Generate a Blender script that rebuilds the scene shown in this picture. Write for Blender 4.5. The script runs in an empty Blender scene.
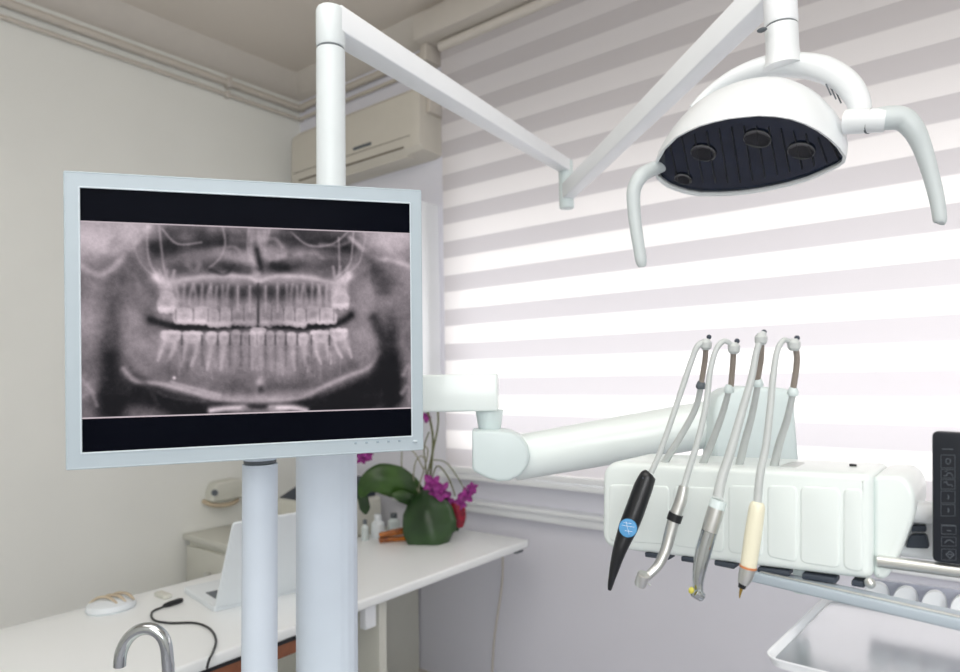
import bpy, bmesh, math, random
import numpy as np
from mathutils import Vector, Matrix
random.seed(7)
PI = math.pi
SC = bpy.context.scene
COL = SC.collection

# ------------------------------------------------------------------ camera
F = 674.2
H = 1.35
Yc = Vector((540, -32, -F)).normalized()
Xc = -Vector((-845, -56, -F)).normalized()
Xc = (Xc - Xc.dot(Yc) * Yc).normalized()
Zc = Xc.cross(Yc)
CAM = Vector((0, 0, H))

def ray(px, py):
    c = Vector(((px - 480) / F, (336 - py) / F, -1.0))
    return Vector((Xc.dot(c), Yc.dot(c), Zc.dot(c)))
def P(px, py, d): return CAM + ray(px, py) * d
def onX(px, py, x): r = ray(px, py); return CAM + r * (x / r.x)
def onY(px, py, y): r = ray(px, py); return CAM + r * (y / r.y)
def onZ(px, py, z): r = ray(px, py); return CAM + r * ((z - H) / r.z)

cam = bpy.data.cameras.new('camera')
cam.sensor_width = 36
cam.lens = F / 960 * 36
cam.clip_start = 0.02
co = bpy.data.objects.new('camera', cam)
COL.objects.link(co)
Rm = Matrix((Xc, Yc, Zc))            # rows: world axes in camera coordinates
M4 = Rm.to_4x4(); M4.translation = CAM
co.matrix_world = M4
SC.camera = co
cam.dof.use_dof = True
cam.dof.focus_distance = 0.92
cam.dof.aperture_fstop = 4.5

SC.view_settings.view_transform = 'Standard'
SC.view_settings.look = 'None'
SC.view_settings.exposure = 0
SC.cycles.use_denoising = True
SC.cycles.max_bounces = 8
SC.cycles.diffuse_bounces = 5
SC.cycles.sample_clamp_indirect = 6

# ------------------------------------------------------------------ materials
def srgb(r, g, b):
    f = lambda c: (c / 255 / 12.92) if c / 255 <= .04045 else ((c / 255 + .055) / 1.055) ** 2.4
    return (f(r), f(g), f(b), 1)

def mat(name, rgb, rough=.5, metal=0, spec=.5, coat=0, noise=0, nscale=20, bump=0, bscale=200, trans=0, emis=None, estr=0, var=None):
    m = bpy.data.materials.new(name); m.use_nodes = True
    nt = m.node_tree; b = nt.nodes['Principled BSDF']
    c = srgb(*rgb)
    b.inputs['Base Color'].default_value = c
    b.inputs['Roughness'].default_value = rough
    b.inputs['Metallic'].default_value = metal
    b.inputs['Specular IOR Level'].default_value = spec
    b.inputs['Coat Weight'].default_value = coat
    b.inputs['Transmission Weight'].default_value = trans
    if emis:
        b.inputs['Emission Color'].default_value = srgb(*emis); b.inputs['Emission Strength'].default_value = estr
    tc = nt.nodes.new('ShaderNodeTexCoord')
    if noise or var:
        n = nt.nodes.new('ShaderNodeTexNoise'); n.inputs['Scale'].default_value = nscale; n.inputs['Detail'].default_value = 5
        nt.links.new(tc.outputs['Object'], n.inputs['Vector'])
        r = nt.nodes.new('ShaderNodeValToRGB')
        r.color_ramp.elements[0].position = .35; r.color_ramp.elements[1].position = .65
        c2 = srgb(*var) if var else tuple(x * (1 - noise) for x in c[:3]) + (1,)
        r.color_ramp.elements[0].color = c2; r.color_ramp.elements[1].color = c
        nt.links.new(n.outputs['Fac'], r.inputs['Fac']); nt.links.new(r.outputs['Color'], b.inputs['Base Color'])
    if bump:
        n = nt.nodes.new('ShaderNodeTexNoise'); n.inputs['Scale'].default_value = bscale
        nt.links.new(tc.outputs['Object'], n.inputs['Vector'])
        bp = nt.nodes.new('ShaderNodeBump'); bp.inputs['Strength'].default_value = bump; bp.inputs['Distance'].default_value = .002
        nt.links.new(n.outputs['Fac'], bp.inputs['Height']); nt.links.new(bp.outputs['Normal'], b.inputs['Normal'])
    return m

m_wall = mat('wall_paint', (238, 239, 234), .9, noise=.03, nscale=2.5, bump=.15, bscale=60)
m_wallw = mat('window_wall_paint', (234, 234, 243), .9, noise=.03, nscale=2.5, bump=.15, bscale=60)
m_ceil = mat('ceiling_paint', (226, 218, 208), .95, noise=.03, nscale=2)
m_corn = mat('cornice_paint', (212, 206, 198), .9, noise=.02)
m_pipe = mat('pipe_paint', (205, 198, 188), .5, noise=.03)
m_floor = mat('floor_tile', (176, 176, 184), .35, noise=.06, nscale=6)
m_metal = mat('white_powder_coat', (246, 249, 252), .38, noise=.015, bump=.04, bscale=400)
m_tube = mat('tube_powder_coat', (224, 231, 233), .4, noise=.015)
m_col = mat('column_powder_coat', (210, 220, 232), .42, noise=.02, bump=.06, bscale=500)
m_unit = mat('unit_white_plastic', (234, 242, 240), .28, noise=.015, coat=.25)
m_joint = mat('joint_plastic', (216, 228, 228), .38, noise=.02)
m_lampw = mat('lamp_white_plastic', (236, 240, 242), .3, coat=.2, noise=.01)
m_handle = mat('handle_plastic', (206, 214, 215), .4, noise=.02)
m_seam = mat('seam_grey', (95, 102, 108), .6, noise=.05)
m_bez = mat('bezel_plastic', (176, 189, 197), .42, noise=.02, bump=.04, bscale=600)
m_bezin = mat('bezel_inner_edge', (206, 217, 224), .35, noise=.02)
m_screen = mat('screen_black', (12, 14, 22), .2, spec=.01, noise=.1)
m_btn = mat('button_grey', (150, 166, 178), .5, noise=.03)
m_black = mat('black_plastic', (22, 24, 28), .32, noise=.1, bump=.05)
m_dark = mat('dark_rubber', (58, 66, 78), .6, noise=.08)
m_chrome = mat('chrome', (196, 200, 202), .12, 1, noise=.03)
m_steel = mat('brushed_steel', (218, 219, 216), .34, .92, noise=.05, bump=.05, bscale=700)
m_tray = mat('steel_tray', (206, 209, 213), .24, .9, noise=.04, bump=.03, bscale=300)
m_cream = mat('cream_plastic', (236, 232, 208), .35, noise=.02)
m_blue = mat('blue_sticker', (62, 142, 196), .4, noise=.12, nscale=300)
m_whtmark = mat('white_marking', (225, 235, 245), .5, noise=.02)
m_hose = mat('hose_silicone', (194, 199, 198), .35, noise=.04, nscale=60)
m_hosedark = mat('hose_strain_relief', (150, 140, 130), .4, noise=.08, nscale=60)
m_yel = mat('yellow_ring', (204, 196, 84), .4, noise=.05)
m_orng = mat('orange_ring', (206, 130, 80), .4, noise=.05)
m_lens = mat('lamp_reflector_dark', (26, 36, 58), .12, spec=.6, coat=.5, noise=.3, nscale=30)
m_lensd = mat('lamp_bulb_cover', (8, 11, 20), .1, spec=.6, coat=.5, noise=.1)
m_desk = mat('desk_laminate', (242, 245, 245), .3, noise=.012, nscale=4)
m_wood = mat('wood_apron', (150, 92, 62), .45, noise=.3, nscale=25)
m_cab = mat('cabinet_laminate', (214, 214, 204), .5, noise=.02)
m_ac = mat('ac_plastic', (210, 205, 194), .5, noise=.02)
m_acgap = mat('ac_louver_gap', (120, 112, 100), .7, noise=.1)
m_lap = mat('laptop_white', (226, 232, 236), .35, noise=.01)
m_leaf = mat('orchid_leaf', (58, 92, 34), .35, noise=0, var=(30, 58, 22), nscale=9, bump=.1, bscale=60)
m_leafd = mat('orchid_leaf_dark', (50, 80, 42), .3, var=(30, 54, 30), nscale=7, bump=.1, bscale=60)
m_stem = mat('orchid_stem', (104, 108, 66), .5, noise=.2)
m_root = mat('orchid_root', (150, 148, 128), .6, noise=.2)
m_petal = mat('magenta_petal', (168, 50, 150), .5, var=(112, 26, 104), nscale=60)
m_red = mat('dark_red_petal', (160, 18, 48), .5, var=(110, 12, 40), nscale=60)
m_pot = mat('white_pot', (222, 224, 224), .4, noise=.03)
m_glass = mat('clear_bottle', (206, 216, 216), .15, spec=.6, noise=.03)
m_brown = mat('amber_plastic', (196, 116, 32), .35, var=(120, 60, 20), nscale=30)
m_panel = mat('control_panel_black', (24, 29, 38), .28, noise=.12, spec=.5)
m_icon = mat('icon_grey', (84, 90, 98), .5, noise=.05)
m_beige = mat('beige_plastic', (196, 180, 156), .5, noise=.08)

# ------------------------------------------------------------------ mesh helpers
class MB:
    def __init__(s): s.bm = bmesh.new()
    def box(s, lo, hi, bev=0, seg=2, mtx=None):
        lo = Vector(lo); hi = Vector(hi)
        r = bmesh.ops.create_cube(s.bm, size=1); vs = r['verts']
        for v in vs:
            v.co = Vector([lo[i] + (v.co[i] + .5) * (hi[i] - lo[i]) for i in range(3)])
        if bev:
            es = {e for v in vs for e in v.link_edges}
            q = bmesh.ops.bevel(s.bm, geom=list(es), offset=bev, segments=seg, profile=.5, affect='EDGES')
            vs = list({v for f in q['faces'] for v in f.verts} | {v for v in vs if v.is_valid})
        if mtx is not None:
            bmesh.ops.transform(s.bm, matrix=mtx, verts=vs)
        return s
    def obox(s, a, b, w, h, w2=None, h2=None, up=(0, 0, 1), bev=0):
        """bar from a to b; w across, h along up; may taper"""
        a = Vector(a); b = Vector(b); u = (b - a).normalized(); up = Vector(up)
        sd = u.cross(up).normalized(); up = sd.cross(u).normalized()
        w2 = w2 or w; h2 = h2 or h
        rings = []
        for p, ww, hh in ((a, w, h), (b, w2, h2)):
            rings.append([p + sd * ww / 2 * i + up * hh / 2 * j for i, j in ((-1, -1), (1, -1), (1, 1), (-1, 1))])
        return s.loft(rings, bev=bev)
    def loft(s, rings, closed=True, caps=True, bev=0, bevseg=3):
        R = [[s.bm.verts.new(p) for p in r] for r in rings]
        n = len(R[0]); fs = []
        for i in range(len(R) - 1):
            for j in range(n if closed else n - 1):
                k = (j + 1) % n
                fs.append(s.bm.faces.new((R[i][j], R[i][k], R[i + 1][k], R[i + 1][j])))
        if caps:
            fs.append(s.bm.faces.new(R[0][::-1])); fs.append(s.bm.faces.new(R[-1]))
        if bev:
            bmesh.ops.recalc_face_normals(s.bm, faces=fs)
            es = {e for f in fs for e in f.edges if e.calc_face_angle(0) > .5}
            bmesh.ops.bevel(s.bm, geom=list(es), offset=bev, segments=bevseg, profile=.5, affect='EDGES')
        return s
    def prism(s, pts, ext, bev=0, seg=3):
        pts = [Vector(p) for p in pts]; ext = Vector(ext)
        if bev and len(pts) > 8: return s.pillow(pts, ext, bev, seg)
        return s.loft([pts, [p + ext for p in pts]], bev=bev, bevseg=seg)
    def pillow(s, pts, ext, r, seg=3):
        """prism of an already rounded outline whose front and back edges are rounded by inset rings"""
        n = len(pts); nrm = Vector()
        for i in range(n): nrm += pts[i].cross(pts[(i + 1) % n])
        nrm.normalize(); u = ext.normalized(); L = ext.length; r = min(r, L * .49)
        ins = []
        for i in range(n):
            t = (pts[(i + 1) % n] - pts[i]).normalized() + (pts[i] - pts[i - 1]).normalized(); ins.append(nrm.cross(t).normalized())
        # angle 0 at the flat face (full inset), 90 degrees at the side wall (no inset)
        pr = [(r * (1 - math.cos(PI / 2 * k / seg)), r * (1 - math.sin(PI / 2 * k / seg))) for k in range(seg + 1)]
        rings = [[p + ins[i] * q + u * d for i, p in enumerate(pts)] for d, q in pr]
        back = [[p + ins[i] * q + u * (L - d) for i, p in enumerate(pts)] for d, q in pr[::-1]]
        return s.loft(rings + back)
    def tube(s, path, r, seg=14, sub=6, flat=None):
        """smooth tube; r number or list; flat=(vector, factor) squashes the section"""
        path = [Vector(p) for p in path]
        rs = list(r) if isinstance(r, (list, tuple)) else [r] * len(path)
        if sub > 1 and len(path) > 2: path, rs = catmull(path, rs, sub)
        rings = []; t0 = (path[1] - path[0]).normalized()
        nrm = t0.orthogonal().normalized()
        for i, p in enumerate(path):
            t = (path[min(i + 1, len(path) - 1)] - path[max(i - 1, 0)]).normalized()
            nrm = (nrm - t * nrm.dot(t)).normalized(); bn = t.cross(nrm)
            ring = []
            for k in range(seg):
                a = 2 * PI * k / seg; o = (nrm * math.cos(a) + bn * math.sin(a)) * rs[i]
                if flat: fv = Vector(flat[0]).normalized(); o = o + fv * o.dot(fv) * (flat[1] - 1)
                ring.append(p + o)
            rings.append(ring)
        return s.loft(rings)
    def lathe(s, a, b, prof, seg=32):
        """prof: (t along a->b in metres, radius)"""
        a = Vector(a); u = (Vector(b) - a).normalized(); n = u.orthogonal().normalized(); m = u.cross(n)
        rings = [[a + u * t + (n * math.cos(2 * PI * k / seg) + m * math.sin(2 * PI * k / seg)) * max(r, 1e-4) for k in range(seg)] for t, r in prof]
        return s.loft(rings)
    def cyl(s, a, b, r, r2=None, seg=32, bev=0):
        L = (Vector(b) - Vector(a)).length; r2 = r if r2 is None else r2
        if bev: pr = [(0, r - bev), (bev * .3, r - bev * .3), (bev, r), (L - bev, r2), (L - bev * .3, r2 - bev * .3), (L, r2 - bev)]
        else: pr = [(0, r), (L, r2)]
        return s.lathe(a, b, pr, seg)
    def ball(s, c, r, sc=(1, 1, 1), seg=16, rot=None):
        q = bmesh.ops.create_uvsphere(s.bm, u_segments=seg, v_segments=seg // 2, radius=1)
        m = Matrix.Translation(Vector(c)) @ (rot.to_4x4() if rot else Matrix()) @ Matrix.Diagonal((r * sc[0], r * sc[1], r * sc[2], 1))
        bmesh.ops.transform(s.bm, matrix=m, verts=q['verts']); return s
    def build(s, name, m, parent=None, ang=35, smooth=True):
        bmesh.ops.recalc_face_normals(s.bm, faces=s.bm.faces[:])
        me = bpy.data.meshes.new(name)
        cen = Vector((0, 0, 0))
        if parent is None and len(s.bm.verts):
            lo = Vector([min(v.co[i] for v in s.bm.verts) for i in range(3)]); hi = Vector([max(v.co[i] for v in s.bm.verts) for i in range(3)])
            cen = Vector(((lo.x + hi.x) / 2, (lo.y + hi.y) / 2, lo.z))
            for v in s.bm.verts: v.co -= cen
        s.bm.to_mesh(me); s.bm.free()
        if smooth:
            me.polygons.foreach_set('use_smooth', [True] * len(me.polygons))
            me.set_sharp_from_angle(angle=math.radians(ang))
        me.materials.append(m)
        o = bpy.data.objects.new(name, me); COL.objects.link(o)
        if parent is None: o.location = cen
        else: attach(o, parent)
        return o

def world_loc(o):
    v = Vector(o.location)
    while o.parent: o = o.parent; v += Vector(o.location)
    return v
def attach(o, parent):
    """child mesh coordinates are world coordinates: cancel the parents' offset"""
    o.parent = parent; o.location = -world_loc(parent)

def catmull(path, rs, sub):
    out = []; ro = []
    n = len(path)
    for i in range(n - 1):
        p0 = path[max(i - 1, 0)]; p1 = path[i]; p2 = path[i + 1]; p3 = path[min(i + 2, n - 1)]
        for k in range(sub):
            t = k / sub
            out.append(.5 * ((2 * p1) + (p2 - p0) * t + (2 * p0 - 5 * p1 + 4 * p2 - p3) * t * t + (3 * p1 - p0 - 3 * p2 + p3) * t ** 3))
            ro.append(rs[i] + (rs[i + 1] - rs[i]) * t)
    out.append(path[-1]); ro.append(rs[-1])
    return out, ro

def roundpoly(pts, r, seg=5):
    """round the corners of a planar 3-D polygon"""
    pts = [Vector(p) for p in pts]; n = len(pts); out = []
    rr = r if isinstance(r, (list, tuple)) else [r] * n
    for i in range(n):
        p = pts[i]; a = pts[i - 1] - p; b = pts[(i + 1) % n] - p
        q = min(rr[i], a.length * .49, b.length * .49)
        if q <= 1e-6: out.append(p); continue
        A = p + a.normalized() * q; B = p + b.normalized() * q
        for k in range(seg + 1):
            t = k / seg; out.append(A * (1 - t) ** 2 + p * 2 * t * (1 - t) + B * t * t)
    return out

def thing(name, loc, label, cat, group=None):
    o = bpy.data.objects.new(name, None); COL.objects.link(o); o.location = Vector(loc)
    o.empty_display_size = .05
    return tag(o, label, cat, group)
def tag(o, label, cat, group=None, kind=None):
    o['label'] = label; o['category'] = cat
    if group: o['group'] = group
    if kind: o['kind'] = kind
    return o
def struct(o): o['kind'] = 'structure'; return o

# ------------------------------------------------------------------ room shell
XL, XR, YB, YF, ZC = -2.98, 2.2, 2.2, -1.9, 2.96
WX0, WX1, WZ0, WZ1 = -1.92, 1.2, .955, 2.80
struct(MB().box((XL - .1, YF - .1, 0 - .1), (XR + .1, YB + .25, 0)).build('floor', m_floor, smooth=False))
struct(MB().box((XL - .1, YF - .1, ZC), (XR + .1, YB + .25, ZC + .1)).build('ceiling', m_ceil, smooth=False))
struct(MB().box((XL - .1, YF, 0), (XL, YB + .25, ZC)).build('wall_left', m_wall, smooth=False))
struct(MB().box((XR, YF, 0), (XR + .1, YB + .25, ZC)).build('wall_right', m_wall, smooth=False))
struct(MB().box((XL, YF - .1, 0), (XR, YF, ZC)).build('wall_front', m_wall, smooth=False))
b = MB()
b.box((XL, YB, 0), (XR, YB + .25, WZ0)); b.box((XL, YB, WZ1), (XR, YB + .25, ZC))
b.box((XL, YB, WZ0), (WX0, YB + .25, WZ1)); b.box((WX1, YB, WZ0), (XR, YB + .25, WZ1))
struct(b.build('wall_back', m_wallw, smooth=False))
# cornice along the left wall and the window wall
def cove(a, b_, inward):
    a = Vector(a); b_ = Vector(b_); i = Vector(inward)
    prof = [(0, 0), (.10, 0), (.085, -.03), (.05, -.06), (.03, -.085), (0, -.10)]
    rings = [[p + i * u + Vector((0, 0, v)) for u, v in prof] for p in (a, b_)]
    return MB().loft(rings)
struct(cove((XL, YF, ZC), (XL, YB, ZC), (1, 0, 0)).build('trim_1', m_corn))
struct(cove((XL, YB, ZC), (XR, YB, ZC), (0, -1, 0)).build('trim_2', m_corn))
struct(MB().box((XL, YF, 0), (XL + .015, YB, .08)).build('baseboard_left', m_corn, smooth=False))
struct(MB().box((XL + .015, YB - .015, 0), (XR, YB, .08)).build('baseboard_back', m_corn, smooth=False))

# window
fr = MB()
for lo, hi in (((WX0, YB + .12, WZ0), (WX0 + .05, YB + .17, WZ1)), ((WX1 - .05, YB + .12, WZ0), (WX1, YB + .17, WZ1)),
               ((WX0, YB + .12, WZ0), (WX1, YB + .17, WZ0 + .05)), ((WX0, YB + .12, WZ1 - .05), (WX1, YB + .17, WZ1)),):
    fr.box(lo, hi, .004)
wf = struct(fr.build('window_1', m_metal))
gm = bpy.data.materials.new('window_glass'); gm.use_nodes = True
nt = gm.node_tree; nt.nodes.clear()
o_ = nt.nodes.new('ShaderNodeOutputMaterial'); mx = nt.nodes.new('ShaderNodeMixShader'); tr = nt.nodes.new('ShaderNodeBsdfTransparent'); gl = nt.nodes.new('ShaderNodeBsdfGlossy'); fn = nt.nodes.new('ShaderNodeFresnel')
gl.inputs['Roughness'].default_value = .02
nt.links.new(fn.outputs[0], mx.inputs[0]); nt.links.new(tr.outputs[0], mx.inputs[1]); nt.links.new(gl.outputs[0], mx.inputs[2]); nt.links.new(mx.outputs[0], o_.inputs[0])
MB().box((WX0 + .05, YB + .14, WZ0 + .05), (WX1 - .05, YB + .145, WZ1 - .05)).build('glass_pane', gm, wf, smooth=False)
# inner sill: bright flat ledge and two ribbed ridges (cable trunking) below it
MB().box((WX0 - .02, YB - .075, WZ0 - .02), (WX1, YB + .12, WZ0), .004).build('window_sill', m_metal, wf)
b = MB(); b.box((-2.25, YB - .045, .80), (XR, YB, .835), .005); b.box((-2.25, YB - .06, .835), (XR, YB, .85), .003)
struct(b.build('trim_3', m_metal))

# roller blind : day-night (zebra) fabric
ZT, ZP, ZB = 1.784, .1455, .965
bl = thing('roller_blind', ((WX0 + WX1) / 2, YB - .06, ZB), 'wide white day and night roller blind with horizontal stripes covering the window', 'blind')
bm_ = bpy.data.materials.new('zebra_fabric'); bm_.use_nodes = True
nt = bm_.node_tree; nt.nodes.clear(); N = nt.nodes.new; L = nt.links.new
out = N('ShaderNodeOutputMaterial'); tc = N('ShaderNodeNewGeometry'); sx = N('ShaderNodeSeparateXYZ'); L(tc.outputs['Position'], sx.inputs[0])
def mth(op, a, b=None, c=None):
    n = N('ShaderNodeMath'); n.operation = op
    for i, x in enumerate((a, b, c)):
        if x is None: continue
        if isinstance(x, (int, float)): n.inputs[i].default_value = x
        else: L(x, n.inputs[i])
    return n.outputs[0]
z = mth('SUBTRACT', sx.outputs['Z'], ZT - 20 * ZP)
fr_ = mth('FRACT', mth('DIVIDE', z, ZP))        # 0..1 ; upper edge of a grey band at 1
ramp = N('ShaderNodeValToRGB'); L(fr_, ramp.inputs[0])
e = ramp.color_ramp.elements
e[0].position = 0; e[0].color = (1, 1, 1, 1); e[1].position = 1; e[1].color = (0, 0, 0, 1)
for p_, v_ in ((.02, 1), (.50, 1), (.535, 0), (.985, 0)):
    q = ramp.color_ramp.elements.new(p_); q.color = (v_, v_, v_, 1)
# fine weave
wv = N('ShaderNodeTexWave'); wv.inputs['Scale'].default_value = 60; wv.bands_direction = 'X'; wv.inputs['Distortion'].default_value = .6
tcc = N('ShaderNodeTexCoord'); L(tcc.outputs['Object'], wv.inputs['Vector'])
mixc = N('ShaderNodeMixRGB'); L(ramp.outputs[0], mixc.inputs[0]); mixc.inputs[1].default_value = srgb(194, 193, 200); mixc.inputs[2].default_value = srgb(250, 249, 250)
dark = N('ShaderNodeMixRGB'); dark.blend_type = 'MULTIPLY'; dark.inputs[0].default_value = .05; L(mixc.outputs[0], dark.inputs[1]); L(wv.outputs['Color'], dark.inputs[2])
df = N('ShaderNodeBsdfDiffuse'); df.inputs[0].default_value = srgb(226, 219, 214)
tl = N('ShaderNodeBsdfTranslucent'); L(dark.outputs[0], tl.inputs[0])
mm = N('ShaderNodeMixShader'); mm.inputs[0].default_value = .5; L(df.outputs[0], mm.inputs[1]); L(tl.outputs[0], mm.inputs[2]); L(mm.outputs[0], out.inputs[0])
b = MB(); Yf = YB - .06
vs = [b.bm.verts.new(p) for p in ((WX0 + .02, Yf, ZB), (WX1, Yf, ZB), (WX1, Yf, 2.84), (WX0 + .02, Yf, 2.84))]; b.bm.faces.new(vs)
b.build('fabric', bm_, bl)
cs = MB(); ca = onY(422, 8, YB - .12); 
cs.box((-1.99, YB - .14, 2.815), (WX1 + .02, YB, 2.925), .008)
cas = cs.build('cassette', m_corn, bl)
MB().cyl((WX0 + .02, Yf, 2.79), (WX1, Yf, 2.79), .022).build('roller_tube', m_corn, bl)
MB().box((WX0 + .02, Yf - .012, ZB - .006), (WX1, Yf + .012, ZB + .018), .004).build('bottom_rail', m_metal, bl)
MB().box((-1.99, YB - .10, 2.74), (-1.95, YB, 2.815), .004).build('bracket', m_pipe, bl)

# ------------------------------------------------------------------ lights
def area(name, loc, rot, size, sy, power, color=(1, 1, 1), spread=PI):
    l = bpy.data.lights.new(name, 'AREA'); l.shape = 'RECTANGLE'; l.size = size; l.size_y = sy; l.energy = power; l.color = color; l.spread = spread
    o = bpy.data.objects.new(name, l); COL.objects.link(o); o.location = loc; o.rotation_euler = rot; return o
area('daylight_low', (-.5, YB + .75, 1.17), (PI / 2, 0, PI), 4.4, 1.5, 112, (1, .985, .975))   # faces -Y after the flips below
bpy.data.objects['daylight_low'].rotation_euler = (math.radians(-90), 0, 0)
area('ceiling_fill', (-.2, -.2, 2.9), (0, 0, 0), 2.2, 1.6, 26, (1, .97, .93))
area('room_fill', (1.2, -1.5, 1.9), (math.radians(72), 0, math.radians(35)), 2.0, 1.6, 49, (.975, .985, 1))
w = bpy.data.worlds.new('world'); SC.world = w; w.use_nodes = True
w.node_tree.nodes['Background'].inputs[0].default_value = (.9, .92, 1, 1); w.node_tree.nodes['Background'].inputs[1].default_value = .55

# ------------------------------------------------------------------ ceiling pipes
def pipe(name, zc, label, r=.016):
    t = thing(name, (XL + .05, 1, zc), label, 'pipe', 'painted pipes along the left wall')
    MB().tube([(XL + r + .004, YF, zc), (XL + r + .004, 1.0, zc), (XL + r + .004, YB - .06, zc), (XL + r + .02, YB - .02, zc), (XL + .1, YB - r - .004, zc), (-2.0, YB - r - .004, zc)], r, sub=3).build('pipe_run', m_pipe, t)
    for y in (.2, 1.75):
        MB().box((XL, y, zc - r - .006), (XL + 2 * r + .01, y + .02, zc + r + .006), .003).build('clip', m_corn, t)
    return t
pipe('heating_pipe', 2.812, 'upper painted pipe running under the cornice along the left wall', .018)
pipe('heating_pipe', 2.755, 'lower thin painted pipe running along the left wall into the corner', .010)

# ------------------------------------------------------------------ air conditioner
AX0, AX1, AY = -2.87, -1.955, YB
ac = thing('air_conditioner', ((AX0 + AX1) / 2, YB, 2.33), 'beige wall-mounted air conditioner unit in the corner under the ceiling', 'air conditioner')
zt, zb = 2.61, 2.325
AK = .76
prof = [(0, zt), (-.17, zt), (-.195, zt - .02), (-.20, zb + .055), (-.192, zb + .022), (-.165, zb + .004), (-.08, zb), (0, zb)]
rings = []
for x, k in ((AX0, .9), (AX0 + .02, .97), (AX0 + .05, 1), (AX1 - .05, 1), (AX1 - .02, .98), (AX1, .93)):
    rings.append([Vector((x, AY + u * k * AK, (zt + zb) / 2 + (v - (zt + zb) / 2) * k)) for u, v in prof])
MB().loft(rings).build('body', m_ac, ac)
MB().box((AX0 + .09, AY - .125, zb - .006), (AX1 - .09, AY - .07, zb + .004), .002).build('louver_flap', m_ac, ac)
MB().box((AX0 + .04, AY - .1535, zb + .071), (AX1 - .05, AY - .148, zb + .074)).build('panel_gap', m_acgap, ac)
MB().box((AX0 + .08, AY - .1505, zb + .026), (AX1 - .09, AY - .137, zb + .034)).build('louver_slot', m_acgap, ac)
MB().box((AX0 + .50, AY - .1545, zb + .088), (AX0 + .62, AY - .149, zb + .102), .001).build('display_window', m_seam, ac)
b = MB(); b.box((AX1 - .0, YB - .10, 2.50), (AX1 + .025, YB - .0, 2.66), .004); b.build('pipe_cover', m_pipe, ac)

# tall white wall cabinet beside the window
wc = thing('wall_cabinet', (-2.2, YB, 1.26), 'tall white wall cabinet beside the blind, just right of the monitor', 'cabinet')
MB().box((-2.5, YB - .22, 1.26), (-1.975, YB, 2.115), .006).build('carcass', m_metal, wc)
dr = MB().box((-2.498, YB - .24, 1.264), (-1.977, YB - .222, 2.11), .004).build('door', m_metal, wc)
MB().box((-2.03, YB - .262, 1.6), (-2.018, YB - .24, 1.72), .004).build('handle', m_steel, dr)

# ------------------------------------------------------------------ corner cabinet and things on it
cb = thing('low_cabinet', (-2.6, YB - .3, 0), 'low off-white cabinet standing in the corner behind the desk', 'cabinet')
CX0, CX1, CY, CZ = XL + .015, -2.10, 1.56, .672
MB().box((CX0 + .02, CY + .02, .06), (CX1 - .02, YB - .01, CZ - .025)).build('carcass', m_cab, cb)
MB().box((CX0 - .01, CY, CZ - .025), (CX1, YB - .005, CZ), .004).build('cabinet_top', m_cab, cb)
MB().box((CX0 + .05, CY + .05, 0), (CX1 - .05, YB - .05, .06)).build('plinth', m_seam, cb)
for k in range(2):
    x0 = CX0 + .022 + k * .41
    for j, (z0, z1) in enumerate(((.44, .625), (.075, .43))):
        d_ = MB().box((x0, CY + .002, z0), (x0 + .40, CY + .02, z1), .003).build('drawer' if j == 0 else 'door', m_cab, cb)
        MB().lathe((x0 + (.2 if j == 0 else .35), CY + .002, (z0 + z1) / 2), (x0 + (.2 if j == 0 else .35), CY - 1, (z0 + z1) / 2), [(0, .007), (.012, .006), (.016, .013), (.024, .011), (.026, .003)], 16).build('knob', m_steel, d_)
pr = thing('desktop_printer', (-2.35, 1.85, CZ), 'light grey desktop machine with dark sloping lid on the corner cabinet', 'printer')
MB().box((-2.62, 1.78, CZ), (-2.25, 2.1, CZ + .16), .015, 3).build('body', m_cab, pr)
MB().prism([(-2.60, 1.80, CZ + .16), (-2.60, 2.08, CZ + .16), (-2.60, 2.08, CZ + .24), (-2.60, 1.98, CZ + .235)], (.33, 0, 0), .006).build('lid', m_dark, pr)
MB().box((-2.55, 1.7775, CZ + .03), (-2.32, 1.785, CZ + .05)).build('paper_slot', m_seam, pr)

ds = thing('wall_dispenser', (XL, 1.75, .79), 'small off-white dispenser mounted low on left wall above the cabinet', 'dispenser')
b = MB(); b.prism(roundpoly([(XL, 1.66, .80), (XL, 1.82, .80), (XL, 1.84, .87), (XL, 1.80, .895), (XL, 1.68, .885)], .02), (.075, 0, 0), .012); b.build('housing', m_cab, ds)
MB().tube([(XL + .0, 1.66, .80), (XL + .05, 1.68, .785), (XL + .06, 1.74, .778), (XL + .05, 1.80, .785), (XL, 1.83, .80)], .010).build('drip_tray', m_beige, ds)
MB().cyl((XL + .07, 1.675, .845), (XL + .085, 1.668, .845), .014, seg=16).build('nozzle', m_seam, ds)

# ------------------------------------------------------------------ desk
DX0, DX1, DY0, DY1, DZ = -2.005, -1.415, .50, 2.08, .75
dk = thing('desk', ((DX0 + DX1) / 2, (DY0 + DY1) / 2, 0), 'long white laminate desk with rounded corners standing under the window sill', 'desk')
top = roundpoly([(DX0, DY0, DZ - .028), (DX1, DY0, DZ - .028), (DX1 - .03, DY1, DZ - .028), (DX0, DY1, DZ - .028)], [.10, .10, .015, .015], 8)
MB().prism(top, (0, 0, .028), .006).build('desktop', m_desk, dk)
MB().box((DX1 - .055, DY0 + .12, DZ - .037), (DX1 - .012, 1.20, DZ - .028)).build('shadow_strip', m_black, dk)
MB().box((DX1 - .05, DY0 + .12, DZ - .072), (DX1 - .02, 1.20, DZ - .037), .002).build('apron', m_wood, dk)
MB().box((DX0 + .05, 1.36, 0), (DX1 - .06, 1.39, DZ - .028), .003).build('leg_panel', m_cab, dk)
MB().box((DX0 + .06, DY0 + .12, 0), (DX1 - .06, DY0 + .15, DZ - .028), .003).build('leg_panel', m_cab, dk)
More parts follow.
